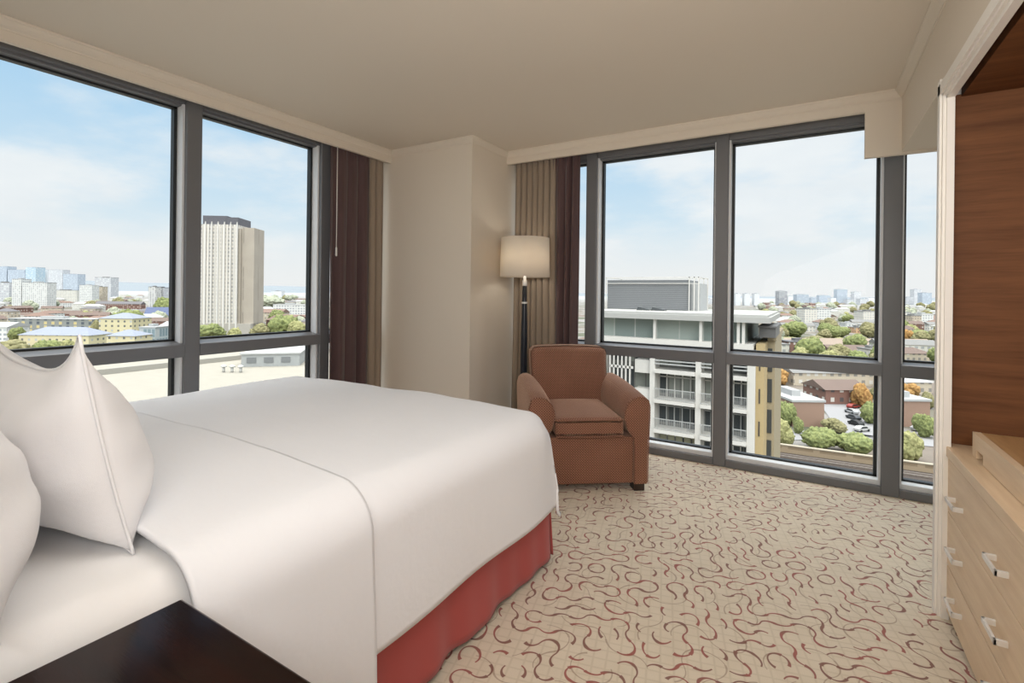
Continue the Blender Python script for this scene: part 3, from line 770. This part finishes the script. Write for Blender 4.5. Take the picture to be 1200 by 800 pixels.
Bd('apartment_block', 'dark grey block beside the striped white block', 184, 192, 337, 1020, F_HAZEG, 16, R_SLATE)
Bd('low_building', 'long red brick terrace row on the far left', -6, 52, 366, 640, F_BRICK, 10, R_BROWN, 'gable', 4)
Bd('low_building', 'long brown brick terrace row before the white block', 55, 112, 364, 600, F_BRICK, 10, R_BROWN, 'gable', 4)
Bd('low_building', 'brick terrace row behind the tall green trees', 112, 165, 353, 760, F_BRICK, 10, R_SLATE, 'gable', 4)
Bd('apartment_block', 'long grey flats with yellow bays beyond the yellow building', 10, 108, 374, 400, F_GREYY, 14, R_PALE)
Bd('low_building', 'yellow building with pale blue hipped roof in the left window', 22, 104, 384, 300, F_YEL, 18, R_BLUE, 'hip', 4.5)
Bd('low_building', 'white house end at the left edge by the trees', -14, 8, 378, 330, F_WHITE, 16, R_PALE, 'gable', 3)
Bd('apartment_block', 'cream yellow block with lavender roof and small windows', 116, 155, 367, 335, F_YEL, 18, R_BLUE, 'hip', 3.5)
Bd('low_building', 'low building with pale blue hipped roof before the cream yellow block', 125, 158, 387, 285, F_YEL, 14, R_BLUE, 'hip', 3.2)
Bd('low_building', 'small grey glass pavilion beside the pale blue roofs', 163, 182, 384, 305, facade('glass_pavilion', (196, 206, 208), (140, 160, 168), 2.5, 6, .15, .9, .1, .9), 12, R_PALE)
Bd('low_building', 'building with strong blue roof in the left window', 167, 194, 360, 520, F_GREYY, 20, R_BLUE2, 'gable', 9, rot=.35)
Bd('low_building', 'long white roofed shed by the road', 176, 188, 378, 380, F_PALE, 40, R_PALE, 'gable', 3, rot=.3)
Bd('low_building', 'white roofed shed nearest the mullion', 192, 203, 378, 360, F_PALE, 16, R_PALE, 'gable', 3, rot=.25)
Bd('low_building', 'low white terrace right of the tower', 320, 358, 357, 620, F_WHITE, 14, R_PALE)
Bd('low_building', 'terracotta low block at the right foot of the tower', 296, 330, 362, 560, F_TAN, 20, R_RED, 'gable', 4)
Bd('low_building', 'terracotta roofed hall behind the trees right of the tower', 314, 346, 369, 470, F_BRICK, 30, R_RED, 'gable', 5, rot=-.3)
Bd('apartment_block', 'pale block cluster in haze right of the tower', 318, 330, 341, 2200, F_HAZEP, 30)
for (px, yt, yb, wd, kd, lb) in [(150, 362, 392, 34, 0, 'large green tree behind the cream yellow block'), (112, 374, 396, 12, 1, 'olive tree left of the cream yellow block'),
        (190, 348, 372, 24, 0, 'green tree beyond the strong blue roof'), (14, 397, 424, 46, 1, 'olive tree at the left edge below the yellow building'), (52, 398, 419, 26, 0, 'green tree before the yellow building'),
        (80, 398, 420, 20, 2, 'yellow green bush before the yellow building'), (248, 379, 402, 34, 0, 'green tree at the left foot of the tower'), (274, 384, 402, 20, 2, 'yellow tree at the foot of the tower'),
        (305, 378, 398, 24, 1, 'olive tree right of the tower foot'), (330, 368, 396, 30, 0, 'tall green tree right of the tower'), (350, 376, 398, 24, 2, 'bright yellow green tree by the window jamb'), (22, 383, 402, 16, 0, 'dark green tree between the yellow bays'),
        (352, 400, 420, 20, 0, 'green tree just below the transom beside the plant room'), (316, 346, 362, 40, 4, 'far band of pale green trees right of the tower')]:
    tree_px(lb, px, yt, yb, wd, kd)

# --- right view
# apartment building across the street, its front parallel to the window wall
AY = 49.0
def fx(px, y=AY):
    v = at(px, 345, 1); return v.x/v.y*y
ap = empty('apartment_building', (-11, AY, 0), 0, 'grey and white apartment building with balconies and a rooftop plant box across the street', 'building')
ao = (-11, AY, 0)
WHT = plain('white_concrete', (246, 243, 236), .7, var=.04); CON = plain('grey_concrete', (176, 176, 172), .7); SLB = plain('roof_slab', (204, 204, 200), .7)
GLD = facade('dark_glazing', (120, 120, 116), (70, 76, 78), 1.15, 2.9, .06, .94, .05, .9, lit=(146, 150, 142), alt_p=.35)
PGL = facade('penthouse_glazing', (190, 194, 188), (140, 152, 146), 2.2, 6., .03, .97, .0, .99, lit=(166, 176, 168), alt_p=.5)
YLW = plain('yellow_brick', (214, 190, 142), .8); LVR = plain('louvre_grey', (150, 153, 155), .6); RLM = plain('rail_metal', (206, 208, 206), .4)
def A_(bm): return loc(bm, ao)
link('core', A_(bx(fx(700), fx(877), AY+1.6, AY+15, GZ, -3.4)), GLD, ap)
link('roof_slab', A_(box(bx(fx(700)-1, fx(903, AY-.6), AY-.6, AY+15.5, -1.12, -.62), fx(700)-1, fx(903, AY-.6)-.2, AY-.3, AY+15.5, -.62, -.42)), SLB, ap)
link('penthouse_glazing', A_(bx(fx(700), fx(873), AY+.9, AY+14, -3.1, -1.1)), PGL, ap)
link('terrace_slab', A_(bx(fx(700)-1, fx(884), AY-.5, AY+15, -3.62, -3.05)), WHT, ap)
for px in (768, 822, 872, 866): link('post', A_(bx(fx(px)-.12, fx(px)+.12, AY-.2, AY+.1, -3.1, -1.1)), WHT, ap)
for a_, b_ in ((763, 769), (816.5, 823), (877, 886.5), (706, 712)): link('column', A_(bx(fx(a_), fx(b_), AY-.15, AY+1.6, GZ, -3.6)), WHT, ap)
FLS = [-6.0, -8.9, -11.8, -14.7, -17.6, -20.5, -23.4]
for a_, b_ in ((769, 816.5), (823, 877)):
    for k_, z_ in enumerate(FLS):
        bl = link('balcony', A_(bx(fx(a_), fx(b_), AY-.5, AY+1.6, z_-.32, z_)), WHT, ap)
        if k_ == 0:
            sc_ = bmesh.new()
            for j in range(6): box(sc_, fx(a_), fx(b_), AY-.2, AY-.1, z_+.5+j*.32, z_+.62+j*.32)
            link('sun_screen', A_(sc_), RLM, bl); continue
        rl = bmesh.new(); box(rl, fx(a_), fx(b_), AY-.45, AY-.40, z_+1.03, z_+1.1); box(rl, fx(a_), fx(b_), AY-.45, AY-.40, z_+.12, z_+.16)
        x = fx(a_)+.1
        while x < fx(b_): box(rl, x-.014, x+.014, AY-.44, AY-.41, z_, z_+1.03); x += .14
        link('railing', A_(rl), RLM, bl)
        fr = bmesh.new(); x = fx(a_)
        nn_ = 5 if b_ < 830 else 6
        for j in range(nn_+1):
            X_ = fx(a_)+(fx(b_)-fx(a_))*j/nn_; box(fr, X_-.05, X_+.05, AY+1.5, AY+1.6, z_, z_+2.6)
        box(fr, fx(a_), fx(b_), AY+1.5, AY+1.6, z_+1.95, z_+2.05)
        link('window_frame', A_(fr), WHT if k_ % 2 else RLM, bl)
cu = plain('pale_curtain_cloth', (188, 186, 160), .9)
for z_ in FLS[3:4]:
    for j in range(5): link('curtain_panel', A_(bx(fx(771)+j*.78, fx(771)+j*.78+.62, AY+1.4, AY+1.5, z_, z_+2.4)), cu, ap)
# left bay with upright bars and window strip
lv = bmesh.new(); x = fx(716)
while x < fx(743): box(lv, x-.07, x+.07, AY-.1, AY+.05, GZ, -3.6); x += .42
for z_ in FLS: box(lv, fx(716), fx(743), AY-.1, AY+.05, z_-.2, z_+.05)
link('bar_screen', A_(lv), WHT, ap)
for z_ in FLS: link('spandrel', A_(bx(fx(744), fx(763), AY+.3, AY+1.6, z_-.55, z_+.75)), CON if z_ < -9 else WHT, ap)
link('end_wall', A_(bx(fx(886.5), fx(896.5), AY+.2, AY+14, GZ, -3.0)), YLW, ap)
for k_, z_ in enumerate(FLS): link('slot_window', A_(bx(fx(890.3), fx(892), AY+.14, AY+.25, z_+.6, z_+1.9)), plain('slot', (90, 84, 76)), ap)
link('stair_wing', A_(box(bx(fx(896.5), fx(909, AY+4), AY+4, AY+16, GZ, -2.4), fx(896.5), fx(911, AY+4), AY+3.6, AY+16, -2.9, -2.4)), plain('buff_wing', (190, 176, 146), .8), ap)
for z_ in FLS: link('wing_window', A_(bx(fx(899, AY+4), fx(906, AY+4), AY+3.9, AY+4.05, z_+.1, z_+2.3)), plain('wing_glass', (78, 82, 84), .3), ap)
link('dormer', A_(box(bx(fx(888), fx(910, AY+2), AY+1.5, AY+8, -2.5, -1.6), fx(887), fx(911, AY+2), AY+1.3, AY+8.2, -1.6, -1.45)), plain('zinc', (120, 120, 120), .5), ap)
def pl(y): return y
PY = 56.0
xa, xb = fx(712, PY), fx(808, PY); xc = fx(820, PY)
pr_ = empty('rooftop_plant_box', ((xa+xc)/2, PY+2.5, -.42), 0, 'large grey louvred plant enclosure on the apartment building roof', 'plant room')
po = ((xa+xc)/2, PY+2.5, -.42)
zt_ = at(760, 325, 57).z
link('louvre_wall', loc(bx(xa, xb, PY, PY+5, -.42, zt_-.35), po), LVR, pr_)
ls = bmesh.new()
for j in range(16): box(ls, xa, xb, PY-.06, PY, -.3+j*.21, -.22+j*.21)
link('louvres', loc(ls, po), plain('louvre_blade', (172, 174, 176), .5), pr_)['kind'] = 'stuff'
fr = bmesh.new()
for X_ in (xa-.1, xb, xc-.08, (xb+xc)/2):
    for Y_ in (PY-.2, PY+5.2): box(fr, X_-.05, X_+.05, Y_-.05, Y_+.05, -.42, zt_)
for Y_ in (PY-.2, PY+5.2): box(fr, xa-.1, xc, Y_-.05, Y_+.05, zt_-.1, zt_); box(fr, xa-.1, xc, Y_-.04, Y_+.04, zt_-.75, zt_-.68)
for X_ in (xa-.1, xc-.08): box(fr, X_-.05, X_+.05, PY-.2, PY+5.2, zt_-.1, zt_)
link('frame', loc(fr, po), WHT, pr_)
link('side_panel', loc(bx(xb, xc-.1, PY+1, PY+5, -.42, zt_-.7), po), plain('side_grey', (206, 208, 208)), pr_)
for px in (755, 772):
    X_ = fx(px, 51.5); q = empty('skylight', (X_, 51.5, -.42), 0, 'small dark tilted rooflight on the apartment roof', 'rooflight', 'rooflights on the apartment roof')
    link('glass', prism(bmesh.new(), [(-.7, 0), (.7, 0), (.7, .15), (-.5, .42)], 'y', -.5, .5), plain('rooflight', (92, 96, 98), .3), q); link('curb', bx(-.75, .75, -.55, .55, 0, .06), WHT, q)

def onz(px, py, z): return at(px, py, gw(px, py, z))
# railway cutting along the foot of the view
RA, RB = onz(912, 529, -33.5), onz(1090, 554, -33.5); rd = (RB-RA).normalized(); rn = Vector((rd.y, -rd.x, 0))
if rn.dot(FW) > 0: rn = -rn
rang = math.atan2(rd.y, rd.x); rsgn = 1 if Vector((-rd.y, rd.x, 0)).dot(rn) > 0 else -1
mid = (RA+RB)/2
def rail_local(name, off, label, cat, group=None): p = mid+rn*off; return empty(name, (p.x, p.y, -33.5), rang, label, cat, group)
bed_ = tag(link('trackbed', bx(-260, 260, (0 if rsgn > 0 else -40), (40 if rsgn > 0 else 0), -.5, 0), plain('ballast', (84, 74, 68), .95, var=.15, scale=1.), None, False, (mid.x, mid.y, -33.5), (0, 0, rang)), 'brown ballast trackbed of the railway', 'trackbed')
RLS = plain('rail_steel', (196, 186, 176), .4, .5); SLP = plain('sleepers', (104, 92, 84), .9)
for k_, off in enumerate((3, 8.5, 13.5, 19.5, 25, 31)):
    t = rail_local('railway_track', off, 'straight railway track on brown ballast', 'track', 'railway tracks')
    for s_ in (-.75, .75): link('rail', bx(-260, 260, s_-.09, s_+.09, .18, .34), RLS, t)
    sl = bmesh.new(); box(sl, -260, 260, -1.25, 1.25, .02, .12); link('sleepers', sl, SLP, t)['kind'] = 'stuff'
pw = rail_local('parapet_wall', -.6, 'long buff brick parapet wall beside the railway', 'wall')
link('wall', bx(-260, 260, -.3, .3, -1.5, 1.5), facade('parapet_brick', (176, 156, 128), (150, 130, 104), 6, 4, .1, .9, .2, .8, lit=(160, 138, 110)), pw)
link('coping', bx(-260, 260, -.45, .45, 1.5, 1.7), plain('coping', (206, 194, 172)), pw)
# near blocks on the right
def road(lbl, pts, wd, name='road'):
    bm = bmesh.new(); V = [onz(*p, GZ+.15) for p in pts]; pv = None
    for i, p in enumerate(V):
        d = (V[min(i+1, len(V)-1)]-V[max(i-1, 0)]).normalized(); n = Vector((-d.y, d.x, 0))*wd/2
        a_, b_ = bm.verts.new(p+n), bm.verts.new(p-n)
        if pv: bm.faces.new((pv[0], a_, b_, pv[1]))
        pv = (a_, b_)
    o = link(name, bm, plain('asphalt', (176, 176, 178), .9)); o['kind'] = 'structure'; return o
road('', [(1018, 520), (1000, 492), (988, 478), (975, 470)], 12, 'trim_road')
road('', [(905, 512), (960, 508), (1040, 515), (1110, 520)], 7, 'trim_lane')
def shed(label, px0, px1, ytop, ybase, mat, rm, depth, rot=0, roof='flat', rh=2.5, name='low_building'):
    w = gw((px0+px1)/2, ybase); return Bd(name, label, px0, px1, ytop, w, mat, depth, rm, roof, rh, rot)
shed('windowless brown brick hall with white and grey flat roof', 929, 966, 471, 500, F_BRICK2, R_PALE, 18, .0)
shed('brown brick hall with white roof seen right of the mullion', 1050, 1090, 470, 500, F_BRICK2, R_PALE, 8, .0)
shed('red brick terrace with white windows behind the parking yard', 966, 1016, 448, 474, F_BRICK, R_BROWN, 12, .05, 'gable', 2.5)
shed('long low grey roofed terrace behind the red terrace', 930, 1030, 430, 452, F_TAN, R_GREY, 12, .0, 'gable', 2.5)
shed('tan villa at the right edge below the transom', 1060, 1092, 440, 462, F_TAN, R_PALE, 12, 0, 'hip', 2.5)
shed('dark red brick terrace with white window grid above the transom', 925, 956, 401, 418, F_BRICK, R_SLATE, 10, .0)
shed('pale terrace left of the dark red terrace', 906, 925, 404, 420, F_PALE, R_GREY, 10)
shed('long ochre terrace with small windows above the transom', 974, 1019, 405, 420, facade('ochre_terrace', (196, 160, 106), (230, 220, 200), 3.2, 3.2, .3, .7, .3, .75), R_BROWN, 12, 0, 'gable', 3)
shed('cream terrace end beside the mullion above the transom', 1019, 1034, 410, 424, F_PALE, R_GREY, 10)
shed('long pitched roof row behind the ochre terrace', 912, 1030, 397, 408, F_TAN, roofmat('tan_tiles', (176, 158, 142)), 14, 0, 'gable', 4)
shed('cream villa with bay windows right of the mullion', 1057, 1092, 408, 424, F_TAN, R_BROWN, 12, 0, 'hip', 3)
shed('tan roofed row right of the mullion', 1055, 1095, 398, 410, F_TAN, roofmat('tan_tiles', (184, 164, 146)), 14, 0, 'gable', 4)
Bd('apartment_block', 'white mid rise block cluster centre of the right skyline', 943, 958, 362, 640, F_PALE, 18)
Bd('apartment_block', 'taller white mid rise beside the white cluster', 958, 974, 362, 660, F_WHITE, 18, R_PALE)
Bd('apartment_block', 'small white block right of the round tree', 992, 1003, 379, 560, F_WHITE, 12, R_PALE)
Bd('apartment_block', 'peach coloured block among the trees', 1003, 1013, 384, 500, facade('peach_block', (228, 190, 150), (150, 120, 100), 3.2, 3., .3, .7, .3, .8), 12)
Bd('apartment_block', 'pale green glass low block by the mullion', 1015, 1032, 381, 540, F_PALE, 14, R_PALE)
Bd('apartment_block', 'cream slab block left of the right mullion', 1012, 1032, 365, 640, F_PALE, 18)
Bd('apartment_block', 'cream block just right of the mullion', 1057, 1068, 366, 640, F_PALE, 18)
Bd('apartment_block', 'tan grid block right of the mullion', 1069, 1080, 370, 620, F_TAN, 18)
Bd('apartment_block', 'white grid block at the jamb', 1080, 1094, 368, 640, F_WHITE, 18, R_PALE)
Bd('low_building', 'pale shed roofs left of the white cluster', 906, 930, 372, 640, F_PALE, 20, R_PALE, 'gable', 4)
Bd('low_building', 'tan brick block at the end of the apartment roof', 896, 907, 367, 420, F_TAN, 20, R_BROWN, 'gable', 4)
Bd('low_building', 'white long shed roofs behind the pale sheds', 908, 946, 367, 900, F_WHITE, 30, R_PALE)
for i, (a_, b_, y_) in enumerate(((862, 868, 344), (872.5, 879, 344), (884, 890, 344))):
    Bd('tower_block', ['leftmost of three matching hazy tower blocks', 'middle of three matching hazy tower blocks', 'rightmost of three matching hazy tower blocks'][i], a_, b_, y_, 1900, F_HAZEP, 20, R_HAZE)
Bd('tower_block', 'dark grey slab tower standing alone on the right skyline', 913, 923, 341, 1700, facade('grey_slab_tower', (150, 150, 158), (118, 122, 132), 4, 4, .1, .9, .2, .8, haze=.2), 24, R_HAZE)
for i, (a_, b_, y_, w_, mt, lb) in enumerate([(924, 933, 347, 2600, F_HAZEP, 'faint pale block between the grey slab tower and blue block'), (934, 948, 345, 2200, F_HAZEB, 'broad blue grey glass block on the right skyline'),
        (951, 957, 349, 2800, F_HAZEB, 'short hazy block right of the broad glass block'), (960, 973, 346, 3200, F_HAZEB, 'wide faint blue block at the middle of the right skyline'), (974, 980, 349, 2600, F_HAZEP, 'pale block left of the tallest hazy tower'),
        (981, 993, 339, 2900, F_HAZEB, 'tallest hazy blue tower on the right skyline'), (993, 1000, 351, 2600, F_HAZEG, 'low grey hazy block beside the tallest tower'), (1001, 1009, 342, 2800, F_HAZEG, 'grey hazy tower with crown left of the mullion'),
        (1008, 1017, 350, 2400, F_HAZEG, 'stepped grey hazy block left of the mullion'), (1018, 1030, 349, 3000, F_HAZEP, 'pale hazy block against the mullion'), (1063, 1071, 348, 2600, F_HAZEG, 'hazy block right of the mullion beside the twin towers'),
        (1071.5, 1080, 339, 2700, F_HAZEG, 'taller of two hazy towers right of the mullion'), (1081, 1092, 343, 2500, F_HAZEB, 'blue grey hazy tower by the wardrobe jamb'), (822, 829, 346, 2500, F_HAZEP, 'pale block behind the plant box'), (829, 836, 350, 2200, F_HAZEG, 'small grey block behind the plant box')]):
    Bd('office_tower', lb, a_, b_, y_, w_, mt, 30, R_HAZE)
for (px, yt, yb, wd, kd, lb) in [(932, 376, 395, 26, 0, 'large round green tree below the white blocks'), (984, 382, 395, 18, 0, 'dark round tree left of the peach block'), (915, 382, 396, 16, 1, 'olive tree left of the round green tree'),
        (956, 393, 402, 30, 1, 'olive shrub row under the round green tree'), (982, 395, 404, 14, 2, 'yellow olive tree row before the white blocks'), (1012, 394, 404, 16, 1, 'olive tree mass left of the mullion'),
        (930, 395, 403, 28, 2, 'yellow green hedge above the red terrace'), (1077, 386, 400, 26, 0, 'green tree mass right of the mullion'), (1062, 386, 402, 14, 3, 'rust coloured tree right of the mullion'), (1005, 414, 426, 12, 3, 'orange tree just above the transom'),
        (1010, 449, 476, 20, 3, 'orange autumn tree beside the red terrace'), (1026, 452, 468, 12, 1, 'olive tree beside the orange tree'), (1020, 470, 496, 22, 0, 'green tree beside the parking road'), (918, 452, 474, 18, 1, 'olive tree by the apartment wing'),
        (920, 470, 498, 22, 0, 'dark green tree left of the brown hall'), (934, 488, 508, 12, 0, 'dark bush at the corner of the brown hall'), (914, 492, 520, 24, 2, 'pale green tree beside the apartment wing'), (957, 500, 525, 36, 0, 'wide green tree before the brown hall'),
        (977, 489, 507, 26, 1, 'olive bush between the hall and the car park'), (1005, 507, 532, 40, 0, 'wide green tree by the railway wall'), (1034, 514, 528, 18, 2, 'pale bush by the railway wall and mullion'), (1066, 505, 538, 30, 2, 'pale willow like tree right of the mullion'),
        (1083, 485, 512, 22, 0, 'green tree at the jamb right of the mullion'), (1066, 449, 466, 18, 3, 'orange tree right of the mullion below the transom'), (1086, 458, 478, 16, 1, 'olive tree at the jamb below the transom'), (912, 432, 450, 20, 3, 'orange tree below the transom by the apartment wing')]:
    tree_px(lb, px, yt, yb, wd, kd)
# parked cars
def car(label, px, py, colr, rz, group=None):
    p = onz(px, py, GZ+.15); o = empty('car', p, rz, label, 'car', group)
    b = bmesh.new(); prism(b, [(-2.1, .3), (2.1, .3), (2.15, .75), (1.3, .92), (.75, 1.4), (-1.1, 1.4), (-1.8, .95), (-2.15, .85)], 'y', -.85, .85)
    bmesh.ops.bevel(b, geom=b.edges[:], offset=.06, segments=2, affect='EDGES'); link('body', b, plain('car_paint', colr, .3, .2), o)
    g = bmesh.new(); prism(g, [(-1.55, .95), (1.2, .95), (.7, 1.34), (-1.05, 1.34)], 'y', -.87, .87); link('windows', g, plain('car_glass', (40, 46, 52), .1), o)
    for sx in (-1.3, 1.3):
        for sy in (-.86, .86):
            wv = lathe([(.33, -.1), (.33, .1)], 16); bmesh.ops.rotate(wv, cent=(0, 0, 0), matrix=Matrix.Rotation(PI/2, 3, 'X'), verts=wv.verts[:]); bmesh.ops.translate(wv, vec=(sx, sy, .33), verts=wv.verts[:]); link('wheel', wv, MT['gasket'], o)
cars = [(998, 484, (214, 216, 218), 'pale car parked at the far end of the yard'), (1000, 491, (90, 94, 100), 'dark grey car in the parking yard'), (1003, 498, (40, 42, 46), 'black car nearest in the parking yard'), (1010, 505, (222, 222, 220), 'white car near the green tree'),
        (1060, 497, (120, 124, 130), 'grey car right of the mullion'), (1077, 504, (206, 208, 210), 'silver car right of the mullion'), (1000, 478, (170, 60, 50), 'red car behind the pale car'), (958, 512, (230, 230, 228), 'white van like car on the lane by the trees')]
for px, py, c_, lb in cars: car(lb, px, py, c_, YAW+rnd.choice([.3, 1.7, .2]))
# filler: small houses and trees through the streets
protos = []
HM = [(F_BRICK, R_BROWN), (F_TAN, R_SLATE), (F_PALE, R_GREY), (F_WHITE, R_RED), (F_TAN, R_BROWN), (F_PALE, R_PALE)]
def house_proto(i):
    m_, r_ = HM[i]; r = random.Random(i); ww, dd, h = r.uniform(18, 34), r.uniform(9, 12), r.uniform(6, 11)
    o = empty('house', (0, 0, GZ), 0); link('walls', bx(-ww/2, ww/2, -dd/2, dd/2, 0, h), m_, o); link('roof', hippy(bmesh.new(), -ww/2, ww/2, -dd/2, dd/2, h, 3, i % 2 == 0), r_, o); return o
hp = [house_proto(i) for i in range(6)]; used_h = set()
taken = []
for o in list(bpy.data.objects):
    if o.parent is None and o.get('category') in ('building', 'tree', 'tower'):
        if o['category'] == 'tree': taken.append((o.location.x, o.location.y, o.scale.x)); continue
        for c_ in o.children:
            if c_.name.startswith('walls'):
                d_ = [v.co for v in c_.data.vertices]; hw = max(abs(v.x) for v in d_); hd = max(abs(v.y) for v in d_); k_ = max(1, int(hw/max(hd, 4)))
                for j in range(-k_, k_+1):
                    px_ = Vector((hw*j/k_, 0, 0)); px_.rotate(o.rotation_euler); taken.append((o.location.x+px_.x, o.location.y+px_.y, hd+2))
def free(x, y, d): return all((x-a)**2+(y-b)**2 > (d+c)**2 for a, b, c in taken)
r9 = random.Random(5); nH = nT = 0; tries = 0
while nH < 230 and tries < 6000:
    tries += 1; side = r9.random() < .5
    px = r9.uniform(-60, 380) if side else r9.uniform(890, 1120)
    w_ = 420*math.exp(r9.random()**.8*1.75) if side else 300*math.exp(r9.random()**.9*2.0)
    p = at(px, 345, w_)
    if not free(p.x, p.y, 18): continue
    i = r9.randrange(6); o = hp[i] if i not in used_h else copy_tree(hp[i]); used_h.add(i)
    o.name = 'house'; o.location = (p.x, p.y, GZ); o.rotation_euler = (0, 0, YAW+r9.choice([0, .2, -.25, 1.4, .5]))
    tag(o, 'small distant house with a pitched roof in the %s' % ('streets beyond the left window' if side else 'streets beyond the right window'), 'house', 'distant houses beyond the %s window' % ('left' if side else 'right'))
    taken.append((p.x, p.y, 18)); nH += 1
for i in range(6):
    if i not in used_h: bpy.data.objects.remove(hp[i])
tries = 0
while nT < 230 and tries < 6000:
    tries += 1; side = r9.random() < .5
    px = r9.uniform(-60, 380) if side else r9.uniform(890, 1120)
    w_ = 400*math.exp(r9.random()*1.7) if side else 240*math.exp(r9.random()*2.2)
    p = at(px, 345, w_)
    s_ = r9.uniform(4, 8)*(1+w_/2500)
    if not free(p.x, p.y, s_*1.05): continue
    
    kd = r9.choice([0, 0, 1, 1, 2, 4]) if w_ < 900 else r9.choice([1, 4, 4])
    tree('leafy street tree among the distant houses beyond the %s window' % ('left' if side else 'right'), p.x, p.y, s_, kd, 'street trees beyond the %s window' % ('left' if side else 'right'))
    taken.append((p.x, p.y, s_)); nT += 1
L = L_IN
#ENDCITY#
# ------------------------------------------------------------------ camera, light, world
cam = bpy.data.cameras.new('camera'); co = bpy.data.objects.new('camera', cam); C.objects.link(co)
r2 = RT*math.cos(ROLL)+UPV*math.sin(ROLL); u2 = -RT*math.sin(ROLL)+UPV*math.cos(ROLL)
M3 = Matrix((r2, u2, -FW)).transposed().to_4x4(); M3.translation = (0, 0, EYE); co.matrix_world = M3
cam.sensor_width = 36; cam.lens = 36*FPX/1200; cam.shift_x = 0; cam.shift_y = (CY-400)/1200; cam.clip_start = .05; cam.clip_end = 40000
bpy.context.scene.camera = co

w = bpy.data.worlds.new('sky'); bpy.context.scene.world = w; w.use_nodes = True
class W(N):
    def __init__(s): s.t = w.node_tree; s.n = s.t.nodes; s.l = s.t.links
k = W(); bg = k.n['Background']
g = k.co('Generated'); x, y, z = k.sep(g)
el = k.M('MAXIMUM', z, .0)
q = k.V('DIVIDE', g, k.comb(k.M('ADD', el, .35), k.M('ADD', el, .35), k.M('ADD', el, .35)))
cq = k.comb(*[k.M('MULTIPLY', s_, m_) for s_, m_ in zip(k.sep(q), (1., 1., 2.6))])
cl = k.noise(k.V('ADD', cq, (3.1, 1.7, .4)), 1.5, 6, .55)
cl2 = k.ss(cl, .40, .62)
blue = k.ramp(el, [(0., L((232, 238, 242))), (.10, L((214, 231, 242))), (.30, L((176, 212, 240))), (.6, L((130, 180, 228)))])
cloud = k.mix(k.noise(cq, 4, 3), L((226, 232, 238)), L((250, 250, 250)))
skyc = k.mix(k.M('MULTIPLY', cl2, .9), blue, cloud)
skyc = k.mix(k.ss(el, .16, .0), skyc, L((238, 239, 240)))
k.l.new(k.mix(k.ss(el, .56, .8), skyc, (1., .975, .94)), bg.inputs[0])
k.l.new(k.ss(el, .56, .80, SKY_LO := 1.03, SKY_HI := 4.8), bg.inputs[1])

def area(name, loc_, rot, sx, sy, p, col=(1, 1, 1)):
    l = bpy.data.lights.new(name, 'AREA'); l.shape = 'RECTANGLE'; l.size = sx; l.size_y = sy; l.energy = p; l.color = col
    o = bpy.data.objects.new(name, l); C.objects.link(o); o.location = loc_; o.rotation_euler = rot; return o
area('ceiling_fill', (-.35, .85, 2.44), (0, 0, 0), 1.5, 1.2, 12, (1, .99, .97))  # added fill lamp under the ceiling, out of view, brightens the room
area('back_fill', (.25, -.33, 1.75), (math.radians(118), 0, math.radians(12)), 1.7, 1.1, 72, (1, .98, .95))  # added fill lamp behind the camera, tilted up to brighten ceiling and walls
sun = bpy.data.lights.new('sun', 'SUN'); sun.energy = 2.0; sun.angle = math.radians(35); so_ = bpy.data.objects.new('sun', sun); C.objects.link(so_)
so_.rotation_euler = Vector((-.45, .72, -.53)).to_track_quat('-Z', 'Y').to_euler(); sun.color = (1, .97, .92)
sc = bpy.context.scene
sc.view_settings.view_transform = 'Standard'; sc.view_settings.look = 'None'; sc.view_settings.exposure = 0; sc.view_settings.gamma = 1
sc.cycles.use_denoising = True; sc.cycles.max_bounces = 10; sc.cycles.diffuse_bounces = 6; sc.cycles.transparent_max_bounces = 12
